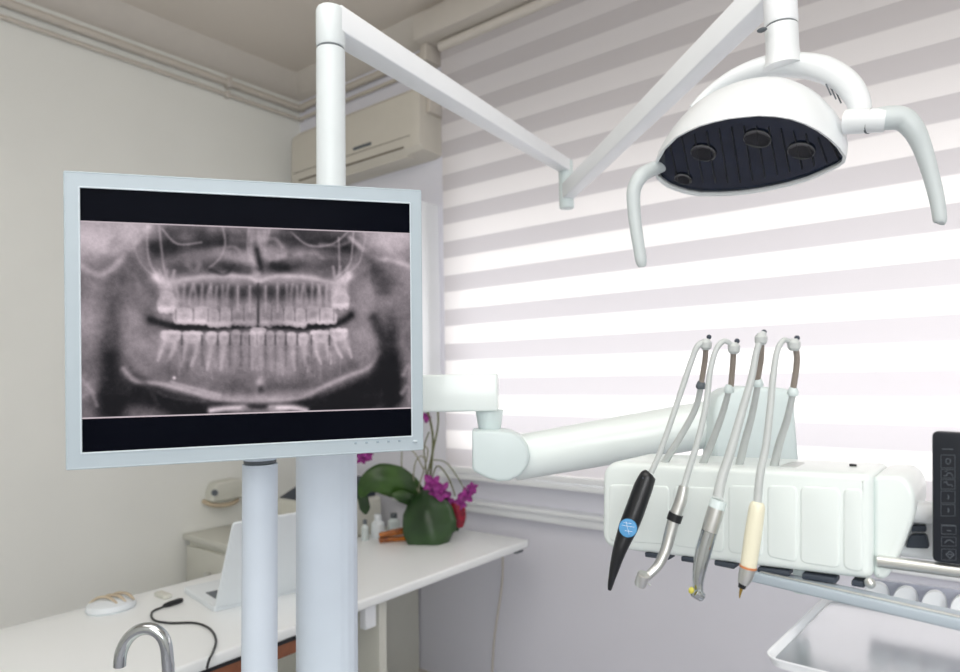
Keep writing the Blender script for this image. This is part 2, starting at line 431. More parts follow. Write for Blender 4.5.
MB().box((DX1 - .07, DY1 - .05, DZ - .045), (DX1 - .05, DY1 - .01, DZ - .028), .002).build('bracket', m_seam, dk)
MB().box((DX1 - .075, 1.30, DZ - .10), (DX1 - .05, 1.34, DZ - .028), .002).build('bracket', m_metal, dk)
MB().tube([(-1.60, 2.12, .70), (-1.62, 2.14, .55), (-1.66, 2.13, .3), (-1.67, 2.12, .02)], .004, seg=8).build('power_cord', m_pipe, dk)

# laptop seen from behind: base on the desk, lid leaning back towards the camera
hA = onZ(214, 611, DZ + .004); hB = onZ(309, 588, DZ + .004)
hd = (hB - hA); hd.z = 0; hl = hd.length; hu = hd.normalized(); bk = Vector((-hu.y, hu.x, 0))   # bk: away from camera side
if bk.x > 0: bk = -bk
lp = thing('laptop', hA + hu * hl / 2, 'open white laptop seen from behind its lid on the desk', 'laptop')
lp.location.z = DZ
bs = roundpoly([hA, hA + hu * hl, hA + hu * hl + bk * .235, hA + bk * .235], .012)
for p_ in bs: p_.z = DZ
MB().prism(bs, (0, 0, .016), .003).build('base', m_lap, lp)
kb = [hA + hu * .025 + bk * .03, hA + hu * (hl - .025) + bk * .03, hA + hu * (hl - .025) + bk * .13, hA + hu * .025 + bk * .13]
for p_ in kb: p_.z = DZ + .016
MB().prism(kb, (0, 0, .001)).build('keyboard', m_seam, lp)
ld = (Vector((0, 0, 1)) - bk * .50).normalized(); Lh = .262
h0 = Vector((hA.x, hA.y, DZ + .016)); nn = hu.cross(ld).normalized()
lid = MB().prism(roundpoly([h0, h0 + hu * hl, h0 + hu * hl + ld * Lh, h0 + ld * Lh], .012), nn * .008, .002).build('lid', m_lap, lp)
MB().cyl(h0 + hu * .03, h0 + hu * (hl - .03), .007, seg=12).build('hinge', m_lap, lp)

# charging cable
def zdesk(px, py, r=.003): v = onZ(px, py, DZ + r); return v
cb_ = thing('charging_cable', zdesk(170, 605), 'thin black charging cable with chunky plug curling across the desk', 'cable')
MB().tube([zdesk(163, 607), zdesk(152, 612), zdesk(154, 620), zdesk(170, 623), zdesk(195, 623), zdesk(210, 629), zdesk(216, 640), zdesk(213, 652), zdesk(209, 660), onX(207, 668, -1.405)], .0028, seg=10).build('cord', m_black, cb_)
a_ = zdesk(163, 606, .007); c_ = zdesk(182, 600, .007)
MB().lathe(a_, c_, [(0, .003), (.004, .0055), (.02, .0075), (.045, .0075), ((c_ - a_).length, .006)], 12).build('plug', m_black, cb_)

# small things on the desk
g = thing('tape_dispenser', onZ(112, 608, DZ), 'small white tape dispenser with beige ridges at the left of the desk', 'dispenser')
c0 = onZ(111, 609, DZ); 
b = MB(); b.loft([[c0 + Vector((.055 * s * math.sin(a) , .062 * s * math.cos(a), h)) for a in [2 * PI * k / 24 for k in range(24)]] for s, h in ((.92, 0), (1, .006), (.95, .018), (.6, .026), (.2, .028))]); b.build('base', m_lap, g)
for k, dy in enumerate((-.018, .004, .026)):
    MB().tube([c0 + Vector((-.04, dy - .02, .018)), c0 + Vector((-.02, dy - .004, .032)), c0 + Vector((.01, dy + .01, .033)), c0 + Vector((.04, dy + .016, .022))], [.003, .005, .005, .003], flat=((0, 0, 1), .7)).build('ridge', m_beige, g)
c1 = onZ(163, 597, DZ)
b = MB(); b.box(c1 + Vector((-.03, -.012, 0)), c1 + Vector((.03, .012, .012)), .004, 3)
o = b.build('eraser', m_cab); tag(o, 'small pale eraser lying beside the laptop on the desk', 'eraser')

# ------------------------------------------------------------------ orchid
pc = onZ(432, 536, DZ)
orc = thing('potted_orchid', pc, 'orchid with broad drooping green leaves and magenta flowers on the desk', 'plant')
D0 = (pc - CAM).dot(ray(480, 336).normalized())
def O(px, py, dd=0): return P(px, py, D0 + dd)
MB().lathe(pc, pc + Vector((0, 0, 1)), [(0, .032), (.004, .036), (.09, .05), (.10, .053), (.108, .053), (.108, .048), (.085, .046)], 24).build('pot', m_pot, orc)
def leaf(name, cl, wd, m, fold=.25, up=None, n=14):
    """cl: centre line points, wd: half widths (m), side direction from the view-plane or given"""
    pts, ws = catmull([Vector(p) for p in cl], wd, 5)
    b = MB(); rows = []
    for i, p in enumerate(pts):
        t = (pts[min(i + 1, len(pts) - 1)] - pts[max(i - 1, 0)]).normalized()
        view = (p - CAM).normalized() if up is None else Vector(up)
        sd = t.cross(view).normalized(); nn = sd.cross(t).normalized()
        row = []
        for k in range(9):
            u = k / 4 - 1
            row.append(p + sd * u * ws[i] + nn * (-fold * ws[i] * (1 - abs(u)) ** 1.3))
        rows.append(row)
    R = [[b.bm.verts.new(p) for p in r] for r in rows]
    for i in range(len(R) - 1):
        for k in range(8): b.bm.faces.new((R[i][k], R[i][k + 1], R[i + 1][k + 1], R[i + 1][k]))
    o = b.build(name, m, orc, ang=80)
    so = o.modifiers.new('thickness', 'SOLIDIFY'); so.thickness = .003
    return o
leaf('leaf', [O(424, 488, .04), O(426, 497, -.03), O(428, 511, -.08), O(430, 527, -.11), O(435, 541, -.12), O(440, 549, -.11)], [.02, .062, .092, .100, .088, .04], m_leafd, .35)
leaf('leaf', [O(424, 502, .03), O(411, 490, .0), O(396, 482, -.02), O(380, 479, -.04), O(367, 485, -.05), O(361, 497, -.05)], [.015, .045, .060, .056, .036, .006], m_leaf, .35)
leaf('leaf', [O(420, 504, .02), O(411, 500, -.03), O(400, 496, -.05), O(392, 495, -.06)], [.01, .022, .022, .004], m_leaf, .3)
leaf('leaf', [O(428, 502, .05), O(440, 508, .07), O(449, 519, .08), O(456, 532, .08)], [.015, .04, .05, .01], m_leafd, .2)
leaf('leaf', [O(362, 485, .02), O(363, 497, .03), O(365, 508, .03), O(366, 514, .03)], [.008, .02, .02, .004], m_leafd, .2)
for pts_, r_ in (([O(427, 503, 0), O(431, 470, .02), O(433, 440, .03), O(430, 420, .02), O(427, 410, .02)], .0045),
                 ([O(426, 503, .01), O(427, 478, .02), O(432, 455, .03), O(438, 425, .02), O(437, 405, .02)], .0035),
                 ([O(427, 502, .01), O(433, 475, .0), O(438, 466, .0), O(446, 474, -.01), O(452, 486, -.02), O(455, 496, -.02)], .0028),
                 ([O(424, 502, .01), O(426, 470, .02), O(424, 448, .03), O(429, 432, .03)], .0028),
                 ([O(432, 460, 0), O(445, 462, 0), O(456, 475, -.02), O(466, 492, -.03)], .0022)):
    MB().tube(pts_, r_, seg=8).build('flower_stem', m_stem, orc)
for pts_ in ([O(422, 498), O(414, 482), O(415, 464), O(421, 456), O(427, 462)], [O(408, 487), O(402, 468), O(402, 450), O(402, 442)], [O(424, 470), O(416, 455), O(408, 446)], [O(423, 500), O(419, 488), O(424, 470), O(428, 452), O(425, 446)]):
    MB().tube(pts_, .0026, seg=8).build('aerial_root', m_root, orc)
def flower(px, py, dd, s, m, seed, kind='flower'):
    rnd = random.Random(seed); c = O(px, py, dd); vd = (CAM - c).normalized()
    rt = vd.cross(Vector((0, 0, 1))).normalized(); upv = rt.cross(vd)
    fb = MB()
    for k in range(5):
        a = 2 * PI * k / 5 + rnd.uniform(-.25, .25) + seed; ln = s * rnd.uniform(.8, 1.15); wd_ = s * rnd.uniform(.28, .42)
        dr_ = rt * math.cos(a) + upv * math.sin(a); sd = rt * -math.sin(a) + upv * math.cos(a)
        rows = []
        for i in range(6):
            t = i / 5; w_ = wd_ * math.sin(PI * min(1, t * .92 + .06)) ** .8
            rows.append([c + dr_ * ln * t + sd * w_ * u + vd * (s * (.35 * t * (1 - t) * 2 + .12 * abs(u)) + rnd.uniform(-.001, .001)) for u in (-1, -.5, 0, .5, 1)])
        R = [[fb.bm.verts.new(p) for p in r] for r in rows]
        for i in range(5):
            for k2 in range(4): fb.bm.faces.new((R[i][k2], R[i][k2 + 1], R[i + 1][k2 + 1], R[i + 1][k2]))
    fb.ball(c + vd * s * .2, s * .2, seg=8)
    return fb.build(kind, m, orc, ang=80)
flower(433, 484, -.03, .042, m_petal, 1); flower(441, 492, -.05, .040, m_petal, 2); flower(436, 498, -.04, .034, m_petal, 3)
flower(466, 496, -.03, .038, m_petal, 4); flower(472, 488, -.03, .028, m_petal, 9); flower(461, 503, -.03, .03, m_petal, 5); flower(448, 499, -.03, .028, m_petal, 12)
flower(426, 417, .02, .022, m_petal, 6); flower(362, 458, .03, .03, m_petal, 7); flower(368, 455, .03, .026, m_petal, 8)
leaf('wilted_flower', [O(455, 501, -.02), O(457, 508, -.03), O(459, 518, -.03), O(460, 527, -.02)], [.014, .030, .026, .010], m_red, .5)

# bottles and stapler behind the plant
for i, (px, py, r_, h_, m, lb) in enumerate(((378, 537, .026, .085, m_lap, 'white plastic bottle with a cap left of the orchid'), (394, 534, .024, .08, m_glass, 'clear squat bottle right beside the white one'), (365, 540, .014, .075, m_glass, 'slim pale tube bottle by the column edge'))):
    c = onZ(px, py, DZ); t = thing('bottle', c, lb, 'bottle', 'small bottles on the desk')
    MB().lathe(c, c + Vector((0, 0, 1)), [(0, r_ * .9), (.004, r_), (h_ * .62, r_), (h_ * .75, r_ * .5), (h_ * .8, r_ * .45)], 20).build('body', m, t)
    MB().cyl(c + Vector((0, 0, h_ * .78)), c + Vector((0, 0, h_)), r_ * .55, seg=16, bev=.001).build('cap', m_lap if i == 0 else m_seam, t)
c = onZ(394, 541, DZ)
st = thing('stapler', c, 'amber and brown stapler lying on the desk beside the orchid leaf', 'stapler')
ux = (onZ(404, 540, DZ) - onZ(380, 542, DZ)).normalized(); st_len = .11
MB().obox(c - ux * .055 + Vector((0, 0, .008)), c + ux * .055 + Vector((0, 0, .008)), .03, .016, bev=.003).build('base', m_brown, st)
MB().obox(c - ux * .055 + Vector((0, 0, .026)), c + ux * .05 + Vector((0, 0, .036)), .026, .014, .026, .026, bev=.005).build('arm', m_brown, st)

# ------------------------------------------------------------------ dental unit base (below the picture) carrying the columns
ub = thing('dental_unit_base', (-.86, .62, 0), 'white base cabinet of the dental unit below the columns', 'dental unit')
MB().prism(roundpoly([(-1.02, .26, .08), (-.70, .26, .08), (-.70, .84, .08), (-1.02, .84, .08)], .06), (0, 0, .70), .015).build('body', m_unit, ub)
MB().prism(roundpoly([(-.99, .30, 0), (-.73, .30, 0), (-.73, .80, 0), (-.99, .80, 0)], .05), (0, 0, .08)).build('plinth', m_seam, ub)
UZ = .78

# monitor column
mpc = P(260, 470, .97); MPX, MPY = mpc.x, mpc.y
mp = thing('monitor_column', (MPX, MPY, UZ), 'slim pale blue-white tube column holding up the monitor', 'column')
zc = P(260, 463, .97).z
MB().cyl((MPX, MPY, UZ), (MPX, MPY, zc - .001), .0245, seg=40).build('tube', m_col, mp)
MB().cyl((MPX, MPY, zc), (MPX, MPY, zc + .004), .0225, seg=40).build('seam_ring', m_seam, mp)
MB().cyl((MPX, MPY, zc + .004), (MPX, MPY, zc + .13), .0245, seg=40, bev=.003).build('collar', m_col, mp)

# lamp column: broad lower extrusion + slimmer upper tube
lpc = P(327, 560, 1.15); LX, LY = lpc.x, lpc.y
lc = thing('lamp_column', (LX, LY, UZ), 'broad ribbed pale column rising behind the monitor to the lamp arm', 'column')
vdir = Vector((LX, LY, 0)).normalized(); sdir = Vector((vdir.y, -vdir.x, 0))
ring = []
for k in range(96):
    a = 2 * PI * k / 96; c_, s_ = math.cos(a), math.sin(a)
    rr = 1 / (abs(c_) ** 2.6 + abs(s_) ** 2.6) ** (1 / 2.6)
    g_ = 1 - (.022 if any(abs(((a - q + PI) % (2 * PI)) - PI) < .05 for q in (5.25, 5.5, 5.75, 3.55)) else 0)
    ring.append(Vector((LX, LY, 0)) + (sdir * c_ * .051 + vdir * s_ * .046) * rr * g_)
MB().loft([[p + Vector((0, 0, UZ)) for p in ring], [p + Vector((0, 0, 1.40)) for p in ring]]).build('lower_column', m_col, lc)
UP = P(331.5, 40, 1.15); ztop = P(331.5, 47, 1.15).z
UX, UY = LX, LY
off = P(331, 150, 1.15); UX, UY = off.x, off.y
MB().cyl((UX, UY, 1.40), (UX, UY, ztop - .0015), .0245, seg=40).build('upper_tube', m_tube, lc)
MB().cyl((UX, UY, ztop - .0015), (UX, UY, ztop + .0015), .0235, seg=40).build('seam_ring', m_seam, lc)

# ------------------------------------------------------------------ operating lamp : arms
la = thing('lamp_arm', (UX, UY, ztop), 'white articulated lamp arm of two long beams meeting at an elbow', 'arm')
za = P(331.5, 18, 1.15).z
el = P(566, 178, 2.0)
MB().cyl((UX, UY, ztop + .0015), (UX, UY, za + .024), .0248, seg=40, bev=.006).build('swivel_joint', m_tube, la)
A = Vector((UX, UY, za + .006)); dA = Vector((el.x, el.y, za) - A) if False else Vector((el.x - UX, el.y - UY, 0)); dA.normalize()
EZ1 = P(566, 166, 2.0).z
MB().obox(Vector((UX, UY, za + .002)), Vector((el.x, el.y, EZ1)) + dA * .0, .050, .046, .036, .036, bev=.003).build('beam', m_metal, la)
EZb = P(566, 209, 2.0).z
MB().cyl((el.x, el.y, EZb), (el.x, el.y, EZ1 + .016), .0215, seg=32, bev=.002).build('elbow_pivot', m_joint, la)
TX = P(781.5, 30, 1.12); TZ = P(781, -14, 1.12).z
EZ2 = P(566, 193, 2.0).z
b2 = P(766, -2, 1.13)
MB().obox(Vector((el.x, el.y, EZ2)), Vector((TX.x, TX.y, TZ + .012)), .036, .046, .044, .050, bev=.003).build('beam', m_metal, la)
sz = P(781.5, 27, 1.12).z
MB().cyl((TX.x, TX.y, sz + .001), (TX.x, TX.y, TZ + .045), .0262, seg=40, bev=.005).build('end_joint', m_metal, la)
MB().cyl((TX.x, TX.y, sz - .001), (TX.x, TX.y, sz + .001), .0255, seg=40).build('seam_ring', m_seam, la)
cl = P(762, 30, 1.11)
MB().ball(cl, .006, (1.4, 1, .6), 10).build('stop_screw', m_seam, la)

# lamp head
def Q(px, py, extra=0):
    inv = 1 / (1.12 - (px - 750) * .00085 + (py - 155) * .0021)
    return P(px, py, 1 / inv + extra)
lh = thing('operating_lamp', (TX.x, TX.y, P(781, 110, 1.12).z), 'white domed dental operating lamp head with dark glass and two side handles', 'lamp')
lens_px = [(656.4, 172), (659, 160), (666, 147), (678.7, 134), (690, 128), (702, 123), (716, 119.5), (730, 117), (745, 116), (759, 115.5), (775, 117), (790, 120), (804, 125), (817, 131.5), (828, 139), (837, 147), (843, 155), (842, 160), (836, 164), (822, 170), (807, 176), (790, 181), (774, 185), (756, 189), (738, 192), (719, 194), (700, 195), (688, 193.5), (678, 190.5), (669, 187), (661, 180)]
lens = [Q(*p) for p in lens_px]
cen = sum(lens, Vector()) / len(lens)
n_ = Vector()
for i in range(len(lens)): n_ += (lens[i] - cen).cross(lens[(i + 1) % len(lens)] - cen)
n_.normalize()
if n_.dot(CAM - cen) < 0: n_ = -n_
bk_ = -n_
# flatten on the best plane
lens = [p - n_ * (p - cen).dot(n_) for p in lens]
U_ = (lens[16] - lens[0]).normalized(); V_ = n_.cross(U_).normalized()
if V_.z < 0: V_ = -V_
hub = cen + U_ * .015 + V_ * .01
def shell(scale, h, shift=0): return [hub + (p - hub) * scale + bk_ * h + V_ * shift for p in lens]
# housing: rim, bulging wall, dome
rings = [shell(1.0, -.003), shell(1.035, -.004), shell(1.04, .002), shell(1.03, .02, .002), shell(.985, .042, .004), shell(.91, .062, .008), shell(.79, .081, .012), shell(.62, .096, .016), shell(.42, .108, .018), shell(.15, .112, .018), shell(.02, .1125, .018)]
MB().loft(rings, caps=False).build('housing', m_lampw, lh, ang=60)
gl_ = MB(); gl_.loft([shell(1.0, .004), shell(.6, .0045), shell(.2, .005), shell(.01, .005)], caps=True); lensm = gl_.build('front_glass', m_lens, lh)
for px, py, r_ in ((703, 154, .0215), (757, 140, .0215), (801, 152, .0205), (683, 180, .016)):
    r0 = ray(px, py); t_ = (cen - CAM).dot(n_) / r0.dot(n_); c = CAM + r0 * t_
    MB().lathe(c - bk_ * -.003, c + n_, [(0, r_), (.0012, r_), (.0018, r_ * .95), (.0010, r_ * .88), (.0008, r_ * .5), (.0008, .001)], 32).build('bulb_cover', m_lensd, lensm)
for k in range(14):   # dark ribs of the reflector behind the glass
    px = 672 + k * 12.4; pts_ = []
    for t in range(5):
        yy0 = 140 - 20 * math.sin(PI * (k + 1) / 15) + 8; yy1 = 184 - max(0, px - 740) * .24
        py = yy0 + (yy1 - yy0) * t / 4; r0 = ray(px + t * 2.2 - 3, py); t_ = (cen - CAM).dot(n_) / r0.dot(n_); pts_.append(CAM + r0 * t_ - bk_ * -.003)
    MB().tube(pts_, .0011, seg=6, sub=1).build('reflector_rib', m_black, lensm)
# neck and yoke
MB().lathe((TX.x, TX.y, sz - .001), (TX.x, TX.y, 0), [(0, .0258), (sz - P(781, 52, 1.12).z, .0258), (sz - P(781, 60, 1.12).z, .0275), (sz - P(781, 68, 1.12).z, .030)], 40).build('neck', m_lampw, lh)
yk = [P(692, 108, 1.20), P(710, 92, 1.19), P(735, 77, 1.17), P(765, 67, 1.145), P(795, 65, 1.12), P(822, 69, 1.09), P(844, 81, 1.065), P(857, 98, 1.05), P(862, 118, 1.04)]
MB().tube(yk, [.006, .011, .017, .022, .024, .024, .021, .018, .014], seg=24, flat=((0, 0, 1), .8)).build('yoke', m_lampw, lh)
for k in range(3):
    MB().tube([P(826 + k * 5, 84 + k * 4, 1.075), P(831 + k * 5, 95 + k * 4, 1.065)], .0012, seg=6, sub=1).build('vent_slot', m_seam, lh)
# right handle with hub
rh = MB().tube([P(846, 122, 1.03), P(862, 121, 1.015), P(885, 120, 1.0)], [.0185, .0185, .0175], seg=24, sub=3).build('handle_hub', m_lampw, lh)
MB().tube([P(868.5, 121, 1.011), P(870.5, 121, 1.009)], .0187, seg=24, sub=1).build('seam_ring', m_seam, rh)
MB().tube([P(872, 120.5, 1.009), P(888, 118, 1.0), P(902, 119, .995), P(913, 129, .99), P(922, 147, .99), P(930, 172, .99), P(937, 200, .99), P(940, 220, .99), P(940, 223.5, .99)], [.017, .0175, .0172, .0150, .0125, .0108, .0098, .009, .005], seg=24).build('handle', m_handle, lh)
MB().tube([P(661, 166, 1.235), P(651, 170, 1.215), P(641, 176, 1.2), P(634, 190, 1.2), P(634, 210, 1.2), P(637, 235, 1.2), P(641, 260, 1.2), P(642, 267, 1.2)], [.012, .013, .0132, .0124, .0115, .0108, .0102, .006], seg=24).build('handle', m_handle, lh)

# ------------------------------------------------------------------ monitor
TL, BL = P(63.5, 171.5, .785), P(67, 469.5, .785)
TR, BR = P(422, 190.5, .906), P(421.5, 449.5, .906)
U = ((TR - TL) + (BR - BL)) / 2; W = U.length; U.normalize()
Vv = ((TL - BL) + (TR - BR)) / 2; Vv = (Vv - U * Vv.dot(U)); Hh = Vv.length; Vv.normalize()
Nn = U.cross(Vv).normalized()
if Nn.dot(CAM - TL) < 0: Nn = -Nn
mc = (TL + TR + BL + BR) / 4
def Mp(u, v, w_=0): return mc + U * (u - .5) * W + Vv * (.5 - v) * Hh + Nn * w_     # u right, v down
mn = thing('monitor', mc, 'flat monitor with pale blue-grey bezel showing a panoramic dental x-ray', 'monitor')
mn.location = (mc.x, mc.y, Mp(.5, 1).z)
def rect(u0, v0, u1, v1, w_): return [Mp(u0, v0, w_), Mp(u1, v0, w_), Mp(u1, v1, w_), Mp(u0, v1, w_)]
bu, bt, bb = .0365, .050, .052
bzm = MB()
oR = roundpoly(rect(0, 0, 1, 1, -.002), .005, 3); iR_ = rect(bu, bt, 1 - bu * .93, 1 - bb, 0)
# bezel frame out of four bars
for q_ in ((0, 0, 1, bt, ), (0, 1 - bb, 1, 1), (0, bt, bu, 1 - bb), (1 - bu * .93, bt, 1, 1 - bb)):
    bzm.prism(rect(*q_, -.022), Nn * .022)
bezel = bzm.build('bezel', m_bez, mn)
be = MB()
for a_, c_ in ((0, 1), (1, 2), (2, 3), (3, 0)):
    ins = rect(bu, bt, 1 - bu * .93, 1 - bb, .0002)
    be.tube([ins[a_], ins[c_]], .0011, seg=8, sub=1)
be.build('inner_edge', m_bezin, bezel)
ed = MB(); os_ = rect(0.001, 0.001, .999, .999, -.001)
for a_ in range(4): ed.tube([os_[a_], os_[(a_ + 1) % 4]], .0014, seg=8, sub=1)
ed.build('outer_edge', m_bez, bezel)
MB().prism(rect(.01, .01, .99, .99, -.040), Nn * .018, .006).build('back_cover', m_bez, mn)
MB().prism(rect(bu - .002, bt - .002, 1 - bu * .92, 1 - bb + .002, -.006), Nn * .003).build('screen', m_screen, mn)
for k in range(6):
    u = .785 + k * .034
    if k == 5:
        MB().ball(Mp(.975, .967, .0005), .0035, (1, 1, .5), 12).build('power_button', m_bezin, mn)
    else: MB().prism(rect(u, .958, u + .008, .966, 0), Nn * .0012, .0003).build('button', m_btn, mn)
# bracket joining the monitor to its column
ctr = Mp(.62, .62, -.04); pc_ = Vector((MPX, MPY, ctr.z))
MB().prism(rect(.50, .55, .70, .75, -.052), Nn * .012, .003).build('mount_plate', m_joint, mn)
ax_top = Vector((MPX, MPY, zc + .10))
MB().tube([Mp(.60, .68, -.05), (Mp(.60, .68, -.05) + ax_top) / 2, ax_top], .016, sub=2).build('mount_arm', m_joint, mn)

# --- x-ray picture as a coloured grid
GW, GH = 420, 246
X, Y = np.meshgrid(np.linspace(0, 1, GW), np.linspace(0, 1, GH))      # u,v on the film, v down
D_L, D_R = .79, .90
def uvp(px, py):
    ui = (px - 80.5) / (410.5 - 80.5); top_ = 220.5 + 12.5 * ui; bot_ = 419 - 10.5 * ui
    v = (py - top_) / (bot_ - top_); u = D_L * ui / (D_R - (D_R - D_L) * ui)
    return u, v
AS = GW / GH
Z10 = lambda x, y: uvp(130 + .2977 * x, 220 + .2977 * y)
Z11 = lambda x, y: uvp(75 + .3125 * x, 215 + .3125 * y)
Z12 = lambda x, y: uvp(240 + .3791 * x, 215 + .3791 * y)
PXU = 1 / 330.
img = np.full(X.shape, .53)
def blob(p, rx, ry, val, a=1, rot=0, soft=1):
    global img
    dx = (X - p[0]) / (rx * PXU); dy = (Y - p[1]) / (ry * PXU * AS)
    if rot:
        c, s = math.cos(rot), math.sin(rot); ddx = (X - p[0]) / PXU; ddy = (Y - p[1]) / (PXU * AS)
        dx = (ddx * c + ddy * s) / rx; dy = (-ddx * s + ddy * c) / ry
    w_ = np.exp(-((dx * dx + dy * dy) ** (1 / soft) if soft != 1 else dx * dx + dy * dy)) * a
    img = img * (1 - w_) + val * w_
def hard(p, rx, ry, val, a=1, pw=4, rot=0):
    global img
    ddx = (X - p[0]) / PXU; ddy = (Y - p[1]) / (PXU * AS); c, s = math.cos(rot), math.sin(rot)
    dx = (ddx * c + ddy * s) / rx; dy = (-ddx * s + ddy * c) / ry
    r = (np.abs(dx) ** pw + np.abs(dy) ** pw) ** (1 / pw); w_ = np.clip((1.12 - r) / .24, 0, 1) * a
    img = img * (1 - w_) + val * w_
def stroke(pts, w0, val, a=1, w1=None, zf=Z10):
    global img
    w1 = w0 if w1 is None else w1
    q = [Vector((*zf(*p), 0)) for p in pts]
    if len(q) > 2: q, _ = catmull(q, [1] * len(q), 5)
    best = np.zeros(X.shape); n = len(q) - 1
    for i in range(n):
        ax_, ay = q[i].x / PXU, q[i].y / (PXU * AS); bx, by = q[i + 1].x / PXU, q[i + 1].y / (PXU * AS)
        gx, gy = X / PXU, Y / (PXU * AS); L2 = (bx - ax_) ** 2 + (by - ay) ** 2 + 1e-9
        t = np.clip(((gx - ax_) * (bx - ax_) + (gy - ay) * (by - ay)) / L2, 0, 1)
        d2 = (gx - ax_ - t * (bx - ax_)) ** 2 + (gy - ay - t * (by - ay)) ** 2
        wd = w0 + (w1 - w0) * (i + t) / n
        best = np.maximum(best, np.exp(-d2 / (wd * wd)))
    w_ = best * a; img = img * (1 - w_) + val * w_
# large tones
blob(Z11(50, 70), 40, 26, .86, .95); blob(Z11(180, 40), 34, 14, .74, .7); blob(Z12(400, 70), 34, 26, .84, .95); blob(Z11(170, 130), 20, 12, .66, .7); blob(Z12(440, 150), 16, 30, .62, .7)
blob(Z11(40, 230), 14, 34, .55, .8); blob(Z11(35, 360), 14, 26, .62, .6)
blob(Z11(170, 200), 16, 20, .30, .75); blob(Z12(355, 160), 16, 22, .30, .7)
for y in (200, 260, 330, 400): blob(Z11(118, y), 8, 26, .40, .6)
for y in (470, 530, 590, 640): blob(Z11(118, y), 11, 22, .13, .95)
for y in (340, 420, 500): blob(Z12(395, y - 20), 9, 24, .12 if y > 380 else .25, .9)
blob(Z11(40, 480), 12, 18, .40, .6); blob(Z11(35, 600), 14, 16, .45, .8); blob(Z11(45, 540), 9, 9, .6, .5)
# dark space under the mandible
stroke([(-60, 600), (60, 590), (180, 640), (300, 652)], 13, .06, .95); stroke([(-60, 560), (40, 562), (120, 600), (260, 640)], 9, .10, .9)
stroke([(880, 540), (780, 570), (690, 610), (560, 648)], 12, .05, .95); stroke([(880, 480), (820, 540), (720, 590), (620, 625)], 10, .09, .9); stroke([(890, 590), (700, 640)], 10, .06, .9)
stroke([(200, 612), (430, 628), (650, 608)], 5, .14, .85)
# nasal and sinus region
stroke([(90, 95), (200, 82), (330, 72), (400, 78)], 10, .14, .95); stroke([(500, 80), (620, 70), (740, 90)], 10, .16, .9)
stroke([(120, 40), (250, 45), (330, 35)], 8, .26, .6); stroke([(560, 50), (650, 45), (740, 60)], 8, .28, .6)
stroke([(160, 160), (260, 150), (360, 150)], 8, .22, .8); stroke([(510, 150), (620, 150), (700, 160)], 9, .26, .7)
blob(Z10(300, 115), 22, 8, .60, .7); blob(Z10(215, 130), 16, 9, .52, .6); blob(Z10(490, 105), 17, 9, .66, .7); blob(Z10(600, 120), 22, 10, .55, .6)
blob(Z10(430, 60), 13, 22, .60, .7); blob(Z10(432, 140), 5, 12, .12, .9); blob(Z10(500, 155), 8, 6, .12, .7); blob(Z10(385, 130), 9, 6, .68, .6)
blob(Z10(190, 60), 10, 8, .55, .5); blob(Z10(660, 90), 12, 10, .2, .6); blob(Z10(140, 90), 8, 10, .18, .5)
for q_ in ([(60, 20), (60, 100), (75, 160), (110, 195)], [(100, 20), (105, 80), (115, 160), (125, 200)], [(750, 30), (745, 100), (735, 150), (690, 195)], [(790, 60), (770, 140), (730, 180)], [(700, 60), (702, 150), (698, 190)], [(5, 60), (40, 150), (100, 200)], [(310, 15), (320, 80), (300, 130), (260, 165)], [(110, 30), (160, 80), (240, 75)], [(540, 40), (600, 85), (680, 80), (740, 30)], [(20, 80), (30, 40), (70, 20)], [(790, 50), (770, 20), (720, 10)], [(400, 20), (395, 100), (420, 150)], [(470, 20), (460, 80)]):
    stroke(q_, 1.3, .78, .55)
# palate
stroke([(85, 190), (130, 215), (200, 200), (300, 190), (390, 192), (425, 205)], 3.2, .86, .95); stroke([(440, 205), (500, 190), (600, 195), (680, 212), (735, 190)], 3.2, .84, .95)
stroke([(90, 190), (130, 220)], 5, .95, .8); stroke([(735, 185), (690, 225)], 5, .92, .8); blob(Z10(427, 170), 6, 14, .85, .8)
stroke([(150, 215), (280, 205), (390, 208)], 6, .68, .7); stroke([(470, 208), (600, 212), (680, 225)], 6, .66, .7)
# dark cavities above upper teeth
for x, wx in ((215, 12), (255, 12), (290, 9), (330, 10), (365, 8), (400, 7), (430, 9), (460, 7), (495, 9), (530, 8), (580, 13), (620, 12)):
    blob(Z10(x, 248), wx, 8.5, .14, .75)
# ramus shading
stroke([(30, 180), (40, 300), (10, 400), (10, 500)], 12, .62, .6); stroke([(800, 220), (790, 330), (820, 420)], 11, .66, .7)
blob(Z10(60, 420), 12, 12, .68, .6); blob(Z10(780, 400), 14, 12, .70, .65)
stroke([(0, 230), (70, 350), (95, 380)], 4, .50, .5)
# alveolar bone band
stroke([(100, 450), (250, 480), (430, 490), (620, 470), (760, 430)], 17, .60, .9); stroke([(110, 300), (200, 290), (430, 290), (640, 290), (720, 300)], 9, .56, .8); stroke([(120, 520), (270, 560), (430, 572), (600, 555), (740, 500)], 12, .42, .75)
blob(Z10(60, 330), 8, 16, .36, .6)
# bite gap
stroke([(70, 335), (150, 358), (250, 362), (340, 355), (430, 352), (520, 358), (600, 360), (700, 345), (740, 320)], 4.2, .10, .95)
